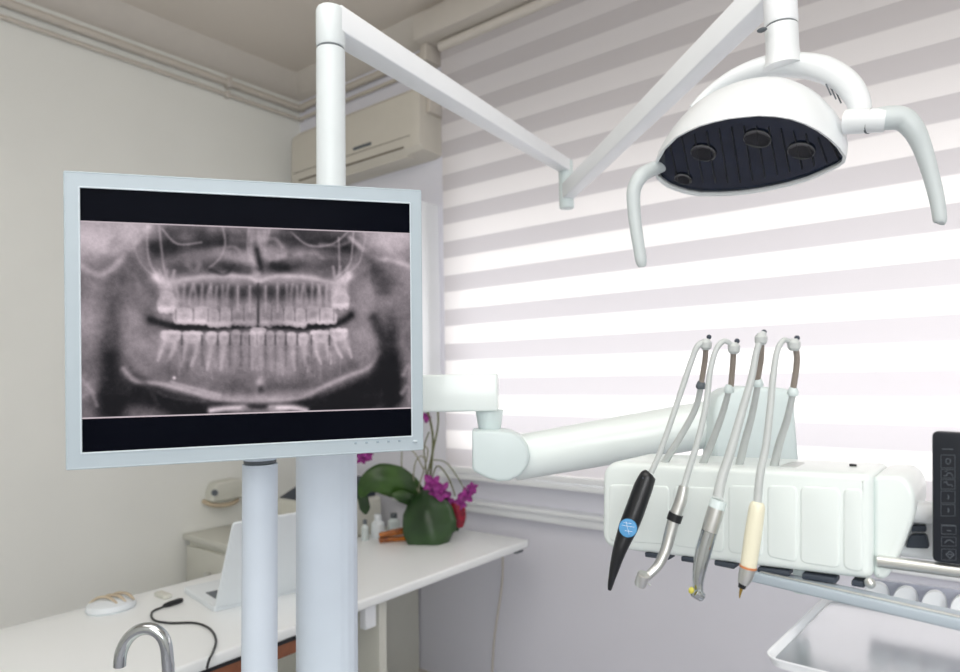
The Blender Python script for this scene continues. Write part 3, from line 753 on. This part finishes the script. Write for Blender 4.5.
# teeth: crown() paints body, cusps towards the bite and a brighter enamel cap
def crown(x, y, rx, ry, val, dr):
    k = 3.36
    hard(Z10(x, y - dr * ry * .6), rx * .74, ry * .75, val * .88, .8, 2.6)
    val = val * .90
    hard(Z10(x, y + dr * ry * .7), rx * .99, ry * .72, val, .8, 2.6)
    nc = 3 if rx > 9 else (2 if rx > 6.8 else 1)
    for q in range(nc):
        ox = (q - (nc - 1) / 2) * rx * 2 / nc * k * .92
        hard(Z10(x + ox, y + dr * (ry * 2.2 + (q % 2) * 2)), rx * (.98 / nc if nc > 1 else .74), ry * .34, min(1, val + .05), .55, 2)
    blob(Z10(x, y + dr * ry * 1.9), rx * .8, 2.0, min(1, val + .14), .6)
    blob(Z10(x, y + dr * ry * .2), rx * .42, ry * .42, val * .82, .55)
# upper teeth
up = [(125, 275, 9, 12, .88, 3), (183, 322, 10.5, 9, .92, 3), (243, 320, 10.5, 10, .88, 3), (282, 330, 7, 10, .86, 2), (320, 325, 7, 11, .84, 2), (362, 318, 6.5, 12, .74, 1), (402, 318, 7.5, 13, .72, 1), (455, 318, 8, 13, .72, 1), (495, 318, 6.5, 12, .74, 1), (535, 322, 6.8, 11, .84, 2), (570, 328, 7, 11, .90, 2), (612, 318, 10.5, 10, .84, 3), (660, 322, 10.5, 9.5, .93, 3), (706, 262, 9, 12, .90, 3)]
up = [(a0, a1, a2 * 1.06, a3, a4, a5) for a0, a1, a2, a3, a4, a5 in up]
lo_gap = None
for x, y, rx, ry, val, nr in up:
    for k in range(nr):
        o_x = (k - (nr - 1) / 2) * rx * 2.0
        stroke([(x + o_x, y), (x + o_x * .9 - 2, y - 60), (x + o_x * 1.3, y - 105)], 3.6 if nr > 1 else 5.5, val * .84, .6, 1.6)
for x, y, rx, ry, val, nr in up:
    crown(x, y, rx, ry, val, 1)
    if nr == 1: stroke([(x, y - 10), (x, y - 95)], 1.2, val + .1, .4)
for a_, c_ in zip(up[:-1], up[1:]):
    x = (a_[0] + c_[0]) / 2
    if 150 < x < 690: stroke([(x, 300), (x, 338)], .9, .42, .45)
stroke([(430, 215), (430, 345)], 1.4, .2, .7)
# lower teeth
lo_ = [(138, 392, 10.5, 8, .90, 2, 80), (210, 394, 10.5, 8, .90, 2, 95), (273, 397, 6.4, 8.5, .86, 1, 105), (315, 397, 5.8, 8.5, .84, 1, 105), (355, 395, 5, 10, .76, 1, 120), (388, 398, 4, 9, .70, 1, 105), (412, 396, 4.2, 9, .82, 1, 105), (438, 396, 4.2, 9, .82, 1, 105), (470, 396, 4.4, 9, .74, 1, 110), (504, 398, 5, 10, .76, 1, 120), (541, 400, 5.8, 9, .84, 1, 105), (580, 402, 6.2, 9, .86, 1, 105), (636, 392, 10.5, 8.5, .92, 2, 90), (700, 386, 10, 8.5, .92, 2, 75)]
for x, y, rx, ry, val, nr, ln in lo_:
    for k in range(nr):
        s_ = (k * 2 - 1) if nr == 2 else 0
        lean = 18 * (1 if x < 430 else -1) * (-1) * (abs(x - 430) / 300)
        stroke([(x + s_ * 14, y), (x + s_ * 20 + lean * .6, y + ln * .5), (x + s_ * 16 + lean * 1.6, y + ln)], 4.2 if nr == 1 else 3.8, val * .88, .8, 1.6)
for x, y, rx, ry, val, nr, ln in lo_:
    crown(x, y, rx, ry * .85, val, -1)
    blob(Z10(x, y + 26), rx * .4, 5, val * .8, .45)
for a_, c_ in zip(lo_[:-1], lo_[1:]):
    x = (a_[0] + c_[0]) / 2; stroke([(x, 388), (x, 420)], .9, .30, .65); stroke([(x, 430), (x, 490)], 1.2, .42, .4)
hard(Z10(430, 371), 8, 3.2, .84, .7, 3); stroke([(424, 390), (424, 500)], 2, .8, .5); blob(Z10(435, 545), 4, 5, .82, .8); blob(Z10(437, 570), 3, 4, .1, .6)
blob(Z10(720, 420), 5, 7, .8, .4)
# mandible border
stroke([(-20, 500), (20, 540), (110, 552), (200, 575), (300, 600), (430, 604), (560, 598), (650, 560), (740, 520), (800, 496), (840, 440)], 3.0, .78, .7)
stroke([(250, 590), (430, 596), (600, 580)], 4.5, .70, .6); stroke([(140, 545), (300, 588)], 2, .8, .5); stroke([(70, 560), (130, 595), (260, 612)], 2, .36, .5)
stroke([(0, 500), (60, 560), (95, 620)], 3, .32, .5)
stroke([(270, 640), (330, 632), (380, 630)], 3.4, .92, .9); stroke([(470, 632), (540, 630), (590, 640)], 3.4, .92, .9); stroke([(380, 632), (430, 642), (480, 632)], 2.5, .55, .8)
blob(Z10(148, 530), 1.6, 1.6, 1, 1)
stroke([(10, 500), (60, 530)], 2.5, .5, .8, zf=Z11); stroke([(20, 520), (60, 570)], 2, .66, .6, zf=Z11); stroke([(15, 590), (50, 570), (70, 610)], 2, .62, .6, zf=Z11)
stroke([(430, 420), (445, 400), (448, 440)], 3, .7, .6, zf=Z12); stroke([(425, 470), (445, 450), (445, 490)], 3, .66, .6, zf=Z12)
stroke([(20, 160), (70, 190), (110, 180), (160, 130), (235, 40)], 3.5, .82, .6, zf=Z11); stroke([(290, 60), (350, 110), (400, 120), (446, 135)], 3, .84, .7, zf=Z12)
# soft trabecular streaks, extra sinus swirls and shadows
rr_ = random.Random(5)
for q in range(26):
    x = rr_.uniform(110, 730); y = rr_.uniform(440, 500); stroke([(x, y), (x + rr_.uniform(-8, 8), y + rr_.uniform(25, 60))], rr_.uniform(.8, 2.2), rr_.choice((.40, .70, .66)), .35)
for q in range(16):
    x = rr_.uniform(80, 760); y = rr_.uniform(20, 165); dx = rr_.uniform(20, 70); stroke([(x, y), (x + dx, y + rr_.uniform(-22, 22)), (x + dx * 1.6, y + rr_.uniform(-30, 30))], rr_.uniform(1.5, 5), rr_.choice((.12, .2, .72, .66)), .45)
for q_ in ([(430, 20), (436, 90), (432, 135)], [(410, 25), (405, 110), (418, 170)], [(455, 30), (450, 90), (470, 130), (520, 120)]): stroke(q_, 3, .74, .5)
stroke([(426, 100), (432, 130), (440, 160)], 3, .08, .8); stroke([(478, 150), (500, 160), (525, 158)], 3, .10, .8)
stroke([(-150, 60), (-60, 110), (20, 30)], 5, .82, .5)
stroke([(0, 120), (50, 200), (85, 250)], 6, .30, .5); stroke([(800, 120), (830, 180), (850, 230)], 9, .28, .6)
stroke([(-40, 250), (-60, 330), (-70, 420)], 5, .36, .6)
stroke([(820, 330), (850, 420), (830, 520)], 7, .14, .7)
img = (img + np.roll(img, 1, 0) + np.roll(img, 1, 1) + np.roll(img, -1, 0) + np.roll(img, -1, 1)) / 5
rng = np.random.default_rng(3)
def smooth_noise(step):
    g_ = rng.random((GH // step + 3, GW // step + 3)); yy = np.linspace(0, GH / step, GH); xx = np.linspace(0, GW / step, GW)
    y0 = yy.astype(int); x0 = xx.astype(int); fy = (yy - y0)[:, None]; fx = (xx - x0)[None, :]
    return (g_[y0][:, x0] * (1 - fy) * (1 - fx) + g_[y0 + 1][:, x0] * fy * (1 - fx) + g_[y0][:, x0 + 1] * (1 - fy) * fx + g_[y0 + 1][:, x0 + 1] * fy * fx) - .5
img = img + smooth_noise(30) * .10 + smooth_noise(14) * .08 + smooth_noise(6) * .06 + smooth_noise(3) * .05 + rng.normal(0, .012, img.shape)
img[Y > .992] = .86; img[Y < .006] = .8
img = np.clip((img - .5) * 1.12 + .47, .03, .95)
R_ = np.clip(img * .97 + .004, 0, 1); G_ = np.clip(img * .905 + .004, 0, 1); B_ = np.clip(img * .93 + .010, 0, 1)
lin = lambda c: np.where(c <= .04045, c / 12.92, ((c + .055) / 1.055) ** 2.4)
ua0, va0 = .0 , .0
# film corners on the monitor plane
def hitM(px, py):
    r0 = ray(px, py); o0 = Mp(.5, .5, -.0028); return CAM + r0 * ((o0 - CAM).dot(Nn) / r0.dot(Nn))
c00, c10, c11, c01 = hitM(79.5, 220.5), hitM(411, 233), hitM(411, 408.5), hitM(80.5, 419)
me = bpy.data.meshes.new('x_ray_film')
verts = []
for j in range(GH):
    v = j / (GH - 1); a_ = c00.lerp(c01, v); e_ = c10.lerp(c11, v)
    verts += [a_.lerp(e_, i / (GW - 1)) for i in range(GW)]
faces = [(j * GW + i, (j + 1) * GW + i, (j + 1) * GW + i + 1, j * GW + i + 1) for j in range(GH - 1) for i in range(GW - 1)]
me.from_pydata([tuple(v) for v in verts], [], faces)
ca_ = me.color_attributes.new('film', 'FLOAT_COLOR', 'POINT')
arr = np.stack([lin(R_), lin(G_), lin(B_), np.ones_like(img)], -1).reshape(-1).astype(np.float32)
ca_.data.foreach_set('color', arr)
xm = bpy.data.materials.new('x_ray_display'); xm.use_nodes = True; nt = xm.node_tree; pb = nt.nodes['Principled BSDF']
va = nt.nodes.new('ShaderNodeVertexColor'); va.layer_name = 'film'
pb.inputs['Base Color'].default_value = (.01, .01, .012, 1); pb.inputs['Roughness'].default_value = .25; pb.inputs['Specular IOR Level'].default_value = .02
nt.links.new(va.outputs[0], pb.inputs['Emission Color']); pb.inputs['Emission Strength'].default_value = .95
me.materials.append(xm)
xo = bpy.data.objects.new('x_ray_image', me); COL.objects.link(xo); attach(xo, mn)
xo['label'] = 'panoramic x-ray of a jaw with all teeth'

# ------------------------------------------------------------------ delivery arm
da = thing('delivery_arm', (LX, LY, 1.3), 'white articulated arm carrying the instrument table, with round elbow joint', 'arm')
Ae = P(489, 392, 1.15); As_ = Vector((LX, LY, Ae.z)); du = (Ae - As_); du.z = 0; du.normalize()
MB().obox(As_ + du * .03, Ae + du * .016, .075, .062, bev=.004).build('swing_arm', m_unit, da)
MB().cyl((Ae.x, Ae.y, P(483, 431, 1.14).z), (Ae.x, Ae.y, Ae.z - .03), .0185, .024, bev=.001).build('pivot_neck', m_joint, da)
e1 = P(505, 453, 1.12); vd = Vector((e1.x, e1.y, 0)).normalized()
hz = Vector((vd.y, -vd.x, 0))
fo = [P(472, 431, 1.09), P(500, 431, 1.09), P(510, 432, 1.09), P(521, 437, 1.09), P(528, 446, 1.09), P(530, 456, 1.09), P(528, 466, 1.09), P(521, 475, 1.09), P(510, 481, 1.09), P(499, 482, 1.09), P(488, 479, 1.09), P(474, 472, 1.09), P(472, 468, 1.09)]
MB().prism(fo, vd * .075, .006).build('elbow', m_joint, da)
MB().cyl((Ae.x, Ae.y, P(483, 431, 1.14).z - .001), (Ae.x, Ae.y, P(483, 431, 1.14).z + .0015), .0182, seg=30).build('seam_ring', m_seam, da)
t0 = P(514, 458, 1.155); t1 = P(742, 418, 1.085)
MB().tube([t0, t0.lerp(t1, .5), t1], [.038, .0385, .037], seg=36, sub=2).build('spring_arm', m_unit, da)
br_px = [(716, 476), (714, 412), (719, 397), (730, 389), (746, 386), (775, 387), (789, 389), (795, 400), (801, 476)]
MB().prism([P(x, y, 1.02) for x, y in br_px], vd * .07, .008).build('support_bracket', m_joint, da)

# ------------------------------------------------------------------ delivery unit (instrument table)
YD = .80
du_ = thing('instrument_table', (-.27, .87, 1.13), 'white rounded dental instrument table head carrying hanging handpieces', 'dental unit')
fp = [(602, 461, 0), (872, 474, 0), (872, 581, 0), (601, 548, 0)]
bp_ = [onY(x, y, YD) for x, y, _ in fp]
bp_ = roundpoly(bp_, [.026, .010, .010, .022], 8)
MB().prism(bp_, (0, .115, 0), .009, 4).build('body', m_unit, du_)
cp = [onY(x, y, YD + .012) for x, y in ((873, 475), (904, 476), (915, 492), (915, 516), (899, 557), (886, 580), (873, 579))]
cp = roundpoly(cp, [.0065, .016, .012, .02, .012, .006, .0058], 8); 
MB().prism(cp, (0, .11, 0), .0052, 4).build('end_cap', m_unit, du_)
for x0, x1, y0a, y0b, y1a, y1b in ((609, 669, 484, 486, 541, 545), (673, 724, 486, 488, 546, 553), (728, 763, 485, 486, 553, 557), (767, 797, 485, 486, 557, 563), (800, 840, 486, 488, 563, 569), (843, 863, 488, 489, 569, 573)):
    pp = roundpoly([onY(x0, y0a, YD - .0014), onY(x1, y0b, YD - .0014), onY(x1, y1b, YD - .0014), onY(x0, y1a, YD - .0014)], .007)
    MB().prism(pp, (0, .006, 0), .0022, 3).build('front_panel', m_unit, du_)
for (xa, ya), (xb, yb) in (((648, 553), (672, 556)), ((684, 557), (704, 560)), ((717, 561), (737, 565)), ((760, 568), (791, 572)), ((804, 574), (838, 579)), ((853, 581), (866, 583))):
    a_ = onY(xa, ya, YD + .012); c_ = onY(xb, yb, YD + .012)
    MB().obox(a_, c_, .02, .006, bev=.0015).build('bottom_pad', m_dark, du_)
MB().ball(onY(870, 583, YD + .0), .0055, seg=14).build('bumper', m_steel, du_)
kn = onY(853, 474, YD + .07)
MB().cyl(onY(853, 476, YD + .06), onY(853, 464, YD + .06), .0038, seg=16, bev=.0005).build('knob', m_black, du_)
# recess line on top
MB().tube([onY(640, 466, YD + .05), onY(700, 462, YD + .06), onY(756, 463, YD + .07)], .0018, seg=8).build('top_ridge', m_joint, du_)
# hose guides on top
for px in (664, 700, 741, 783):
    MB().box(onY(px - 4, 472, YD + .02) + Vector((-.001, 0, -.012)), onY(px + 12, 472, YD + .02) + Vector((.001, .05, .006)), .004, 3).build('hose_guide', m_hose, du_)
# chrome rail handle and its mounts, control panel
ra = onY(878, 561, YD + .01); rb_ = Vector((ra.x + .24, ra.y - .0, onY(960, 571, YD + .01).z))
rb_ = onY(1010, 578, YD + .01)
MB().cyl(ra, rb_, .0062, seg=24).build('rail', m_steel, du_)
bx0 = onY(893, 506, YD + .06); bx1 = onY(935, 560, YD + .06)
MB().box((bx0.x - .0, YD + .05, bx1.z), (bx1.x + .03, YD + .09, bx0.z), .008, 3).build('panel_bracket', m_metal, du_)
MB().cyl(onY(893, 511, YD + .04), onY(945, 513, YD + .04), .011, bev=.001).build('cross_tube', m_metal, du_)
MB().prism(roundpoly([onY(910, 535, YD + .04), onY(926, 535, YD + .04), onY(929, 549, YD + .04), onY(905, 548, YD + .04)], .003), (0, .012, 0), .0015).build('latch', m_dark, du_)
MB().prism(roundpoly([onY(912, 526, YD + .04), onY(925, 526, YD + .04), onY(926, 532, YD + .04), onY(911, 532, YD + .04)], .001), (0, .012, 0), .001).build('latch', m_dark, du_)
YP = YD + .004
cpn = [onY(932, 431, YP), onY(1003, 435, YP), onY(1003, 570, YP), onY(932.5, 562, YP)]
panel = MB().prism(roundpoly(cpn, .006), (0, .012, 0), .0015).build('control_panel', m_panel, du_)
panel['label'] = 'black touch control panel with grey icons'
def pl(pts_, r_=.0005): 
    return [onY(x, y, YP - .0006) for x, y in pts_], r_
def line(nm, pts_, r_=.0004, closed=False):
    q = [onY(x, y, YP - .0003) for x, y in pts_]
    if closed: q.append(q[0])
    b = MB()
    for i in range(len(q) - 1): b.tube([q[i], q[i + 1]], r_, seg=6, sub=1)
    return b.build(nm, m_icon, panel)
for yb in (453, 472, 485, 492, 505):
    pass
bt_ = [(455, 468), (470, 477.5), (479.5, 488.5), (490.5, 502), (504, 516)]
for k, (y0, y1) in enumerate(((455, 468), (469.5, 478), (479.5, 489), (491, 503), (504.5, 516))):
    for dx in (0, 26):
        x0, x1 = 941 + dx, 955 + dx
        line('button', [(x0, y0), (x1, y0 + .2), (x1, y1), (x0, y1)], .00022, True)
        cx, cy = (x0 + x1) / 2, (y0 + y1) / 2
        if k == 0:
            line('icon', [(cx - 2, cy + 1), (cx, cy + 3), (cx + 2.4, cy + 1), (cx + 2.4, cy - 2), (cx, cy - 3), (cx - 2, cy - 2)], .00038, True)
        elif k in (1, 2):
            s = 1 if k == 1 else -1
            line('icon', [(cx - 4.5, cy + 2 * s), (cx - 1.5, cy + 2 * s), (cx, cy - s), (cx + 3, cy - .3 * s), (cx + 4.8, cy + 2.5)], .00038)
            line('icon', [(cx - 3, cy - 2), (cx - 1, cy - 3)], .00038)
        else:
            line('icon', [(cx, cy - 2), (cx + .8, cy), (cx, cy + 2.2)], .0005)
line('mark', [(942, 449), (953, 449.4)], .0004); line('mark', [(941, 525), (956, 525.6)], .0004)
for k, (y0, y1) in enumerate(((526, 534), (537, 546), (549, 560))):
    line('button', [(941.5, y0), (956, y0 + .4), (956, y1 + .3), (941.5, y1)], .00022, True)
line('icon', [(947, 530.5), (951, 530.8)], .0005); line('icon', [(945, 543), (947, 540.5), (950, 540), (954, 543)], .0005)
line('icon', [(946, 554.5), (950, 551), (954, 554.8), (950, 558.5)], .0005, True); line('icon', [(948, 554.5), (952, 554.7)], .0005)

# whip arms: bent rods rising from the table, a hose hangs over the end of each
def hb(px, py, d): return P(px, py, d)
whips = [
    # (tip, mid joint, base) pixel tracks : rod behind
    ([(706, 341), (705, 360), (701, 385)], [(701, 386), (694, 412), (671, 452), (658, 472)], 1),
    ([(734, 345), (733, 362), (731, 386)], [(729, 390), (722, 415), (710, 447), (697, 476)], 1),
    ([(761, 336), (761, 358), (757, 381)], [(758, 384), (752, 415), (744, 445), (737, 476)], 1),
    ([(794, 342), (797, 360), (793, 390)], [(793, 393), (787, 420), (779, 445), (772, 476)], 1)]
for i, (rod, low, _) in enumerate(whips):
    dT = (.80, .775, .75, .725)[i]; dB = dT + .06
    wa = MB(); pts_ = [P(x, y, dT + (dB - dT) * k / 6) for k, (x, y) in enumerate(rod)]
    w_o = wa.tube(pts_, .0033, seg=12).build('whip_arm', m_hosedark, du_)
    jx, jy = low[0]
    MB().lathe(P(jx, jy + 3, dT + .02), P(jx, jy - 5, dT + .02), [(0, .005), (.003, .0062), (.006, .0055), (.010, .0035)], 16).build('socket', m_seam if i == 0 else m_joint, w_o)
    MB().tube([P(x, y, dT + .02 + (dB - dT) * k / 4) for k, (x, y) in enumerate(low)], [.0034, .0038, .0044, .005], seg=12).build('lower_rod', m_hose, w_o)
    tx, ty = rod[0]
    MB().lathe(P(tx, ty + 9, dT), P(tx, ty - 3, dT), [(0, .004), (.003, .0065), (.009, .0068), (.012, .0045), (.0135, .0035)], 16).build('hose_clip', m_hose, w_o)
    MB().ball(P(tx + (3 if i != 2 else 3), ty - 4, dT), .0030, seg=10).build('screw', m_dark, w_o)

def instrument(nm, lb, cat, base): return thing(nm, base, lb, cat, 'handpieces hanging from the instrument table')
def hose(parent, px_pts, d0, d1, r=.0036, r2=None):
    n = len(px_pts) - 1
    return MB().tube([P(x, y, d0 + (d1 - d0) * k / n) for k, (x, y) in enumerate(px_pts)], [r + ((r2 or r) - r) * k / n for k in range(n + 1)], seg=14).build('hose', m_hose, parent)
def along(pts_, rs, seg=24, sub=4):
    return MB().tube(pts_, rs, seg=seg, sub=sub)
# 1 black scaler with round blue sticker
i1 = instrument('ultrasonic_scaler', 'black tapered ultrasonic scaler handpiece with a round blue sticker', 'handpiece', P(625, 530, .80))
hose(i1, [(704, 342), (697, 347), (690, 365), (681, 392), (668, 430), (659, 455), (651, 473)], .80, .80, .0034)
i1h = along([P(650, 473, .80), P(648, 476, .80), P(643, 488, .80), P(634, 513, .797), (P(628, 528, .795)), P(619, 552, .79), P(612, 578, .79), P(609.5, 590, .79)], [.005, .0095, .0112, .0115, .0112, .0078, .0042, .0020]).build('handle', m_black, i1)
sc_ = P(628, 528, .7805); sn = (CAM - sc_).normalized()
st_ = MB().lathe(sc_ - sn * .006, sc_ + sn * .2, [(0, .0105), (.0062, .0105), (.0068, .0098), (.0072, .004), (.0073, .0002)], 32).build('sticker', m_blue, i1h)
st_['label'] = 'round blue sticker with pale markings'
rt_ = sn.cross(Vector((0, 0, 1))).normalized(); uu = rt_.cross(sn)
mk = MB()
for a_, c_ in (((-.007, .001), (.007, .003)), ((-.001, -.007), (.002, .007)), ((-.005, -.004), (.004, -.003)), ((-.004, .005), (.005, .006))):
    mk.tube([sc_ + sn * .0015 + rt_ * a_[0] + uu * a_[1], sc_ + sn * .0015 + rt_ * c_[0] + uu * c_[1]], .00022, seg=6, sub=1)
mk.build('marking', m_whtmark, st_)
MB().ball(P(643, 478, .789), .0012, seg=8).build('screw', m_dark, i1h)
# 2 steel contra-angle with black ring
i2 = instrument('contra_angle_handpiece', 'slim steel contra-angle handpiece with a black ring, next to the black scaler', 'handpiece', P(668, 545, .77))
hose(i2, [(732, 345), (724, 341), (716, 350), (710, 372), (706, 405), (698, 440), (687, 476), (683, 492)], .775, .765, .0029, .0038)
along([P(684, 486, .765), P(681, 500, .765), P(676, 514, .765)], [.0055, .0068, .0070], sub=3).build('coupling', m_steel, i2)
along([P(676.2, 513.5, .765), P(673.5, 521, .765)], .0082, sub=1).build('black_ring', m_black, i2)
along([P(673.8, 520, .765), P(670, 534, .764), P(666, 549, .762), P(659, 564, .76), P(651, 573, .758), P(645, 578, .757)], [.0070, .0066, .0060, .0055, .0048, .0045]).build('neck', m_steel, i2)
i2d = MB().cyl(P(644, 574, .752), P(640, 585, .757), .0070, .0066, seg=24, bev=.0012).build('head', m_steel, i2)
MB().tube([P(645, 582, .757), P(651, 585.5, .757)], .0007, seg=8, sub=1).build('bur', m_steel, i2d)
# 3 larger steel high speed handpiece
i3 = instrument('turbine_handpiece', 'thick steel turbine handpiece with a yellow ring at its tip', 'handpiece', P(705, 555, .74))
hose(i3, [(764, 332), (757, 350), (751, 380), (741, 415), (731, 450), (722, 478), (718, 497)], .75, .735, .0030, .0058)
along([P(719, 500, .735), P(716.5, 508, .735)], [.0085, .0092], sub=1).build('collar', m_joint, i3)
along([P(717, 506, .735), P(713.5, 518, .735), P(709.5, 531, .735)], [.0088, .0090, .0086], sub=3).build('coupling', m_steel, i3)
along([P(709.6, 530.5, .735), P(709.2, 532, .735)], .0080, sub=1).build('seam_ring', m_seam, i3)
along([P(709.2, 531.5, .735), P(704, 549, .734), P(700, 567, .732), P(698, 582, .731), P(698.5, 592, .73)], [.0086, .0086, .0074, .0058, .0052]).build('neck', m_chrome, i3)
i3d = MB().cyl(P(694, 591, .728), P(702, 597, .73), .0062, .0055, seg=24, bev=.001).build('head', m_chrome, i3)
MB().lathe(P(693.5, 591.5, .725), P(687, 588, .723), [(0, .0012), (.002, .0034), (.004, .0036), (.006, .001)], 16).build('yellow_ring', m_yel, i3d)
# 4 cream scaler with brass tip
i4 = instrument('cream_handpiece', 'cream plastic handpiece with a pointed metal nozzle and fine tip', 'handpiece', P(748, 545, .71))
hose(i4, [(792, 344), (784, 340), (777, 352), (773, 378), (770, 410), (766, 445), (760, 475), (757, 508)], .725, .705, .0025, .0044)
along([P(758, 502, .705), P(757, 508, .705), P(753, 535, .705), P(749, 562, .705), P(748, 567, .705)], [.0050, .0080, .0086, .0082, .0078]).build('handle', m_cream, i4)
along([P(748.2, 566, .705), P(747.9, 568, .705)], .0086, sub=1).build('orange_ring', m_orng, i4)
along([P(748, 567.5, .705), P(745.5, 577, .705), P(742.5, 584, .705)], [.0082, .0074, .0048], sub=3).build('nozzle', m_steel, i4)
along([P(742.8, 583.5, .705), P(741.6, 588, .705)], [.0042, .0036], sub=1).build('black_ring', m_black, i4)
along([P(741.6, 588, .705), P(740.4, 592, .705), P(739.5, 598, .705)], [.0018, .0014, .0005], sub=1).build('tip', mat('brass_tip', (176, 146, 70), .3, .8, noise=.05), i4)

# tray holder bar, rack and steel tray at the lower right
m_bar = mat('blue_grey_bar', (178, 190, 200), .4, noise=.03)
th = thing('tray_holder', P(860, 600, .69), 'blue-grey holder bar angled under the instrument table', 'tray holder')
h0_ = P(754, 574, .775); h1_ = P(1010, 632, .60)
MB().obox(h0_, h1_, .028, .0115, bev=.003).build('bar', m_bar, th)
MB().obox(h0_ + Vector((.01, -.010, .0065)), h1_ + Vector((0, -.010, .0065)), .004, .002, bev=.001).build('rim', m_steel, th)
MB().cyl(P(800, 592, .80), P(800, 560, .80), .008, seg=16).build('stem', m_joint, th)
m_lav = mat('pale_lavender_plastic', (206, 208, 222), .45, noise=.02)
rko = thing('instrument_rack', P(930, 610, .70), 'pale rack plate with rounded white lobes between the steel rail and the tray', 'rack')
rko.location.z = P(930, 625, .70).z
MB().prism([P(868, 579, .79), P(1010, 596, .70), P(1010, 622, .70), P(868, 594, .79)], (0, .006, 0)).build('back_plate', m_lav, rko)
for k in range(7):
    cx = 876 + k * 29; cy = 592 + (cx - 872) * .15; d_ = .768 - (cx - 866) * .085 / 146
    ring_ = [P(cx + 13 * math.cos(a), cy + 4 - 14 * math.sin(a), d_) for a in [PI * q / 10 for q in range(11)]] + [P(cx - 13, cy + 7, d_), P(cx + 13, cy + 9, d_)]
    MB().prism(ring_, (0, .010, 0), .002).build('lobe', m_metal, rko)
# tray on plane z
TZ_ = 1.06
ta, tb = onZ(763, 663, TZ_), onZ(828, 599, TZ_)
tcx = onZ(1030, 640, TZ_); 
te = ta + Vector((.40, -.02, 0)); tb2 = tb + Vector((.35, -.0, 0))
tr_ = thing('instrument_tray', (ta + tb2) / 2, 'empty brushed steel tray at the lower right under the holder bar', 'tray')
oc = [ta, te, tb2, tb]
orng = roundpoly([Vector(p) for p in oc], .018, 6); c_t = sum(orng, Vector()) / len(orng)
def off_(k, h): return [c_t + (p - c_t) * k + Vector((0, 0, h)) for p in orng]
MB().loft([off_(.965, 0), off_(.975, .0005), off_(.99, .007), off_(1.0, .0075), off_(1.0, .006), off_(.994, .005), off_(.98, -.002), off_(.95, -.002)], caps=False).build('rim', m_metal, tr_)
MB().loft([off_(.97, -.002), off_(.968, .0012)]).build('pan', m_tray, tr_)
MB().box((c_t.x - .06, c_t.y - .06, TZ_ - .05), (c_t.x + .06, c_t.y + .06, TZ_ - .004), .01).build('support', m_dark, tr_)
MB().cyl((c_t.x, c_t.y, .0), (c_t.x, c_t.y, TZ_ - .04), .025).build('stand_post', m_col, tr_)
MB().lathe((c_t.x, c_t.y, 0), (c_t.x, c_t.y, 1), [(0, .2), (.02, .2), (.035, .16), (.05, .03)]).build('stand_base', m_col, tr_)

# ------------------------------------------------------------------ spout
f1 = P(167.5, 700, .80)
sp = thing('water_spout', (f1.x, f1.y, UZ), 'chrome gooseneck water spout in the lower left foreground', 'tap')
MB().tube([(f1.x, f1.y, UZ), P(168, 690, .80), P(167.5, 660, .80), P(165, 642, .80), P(158, 632, .80), P(148, 628.5, .80), P(137, 631, .80), P(127, 640, .80), P(121, 653, .80), P(119.5, 666, .80)], .0070, seg=24, sub=8).build('spout_tube', m_chrome, sp)
MB().lathe((f1.x, f1.y, UZ), (f1.x, f1.y, 2), [(0, .014), (.004, .014), (.012, .009), (.02, .0085)], 24).build('base_ring', m_chrome, sp)
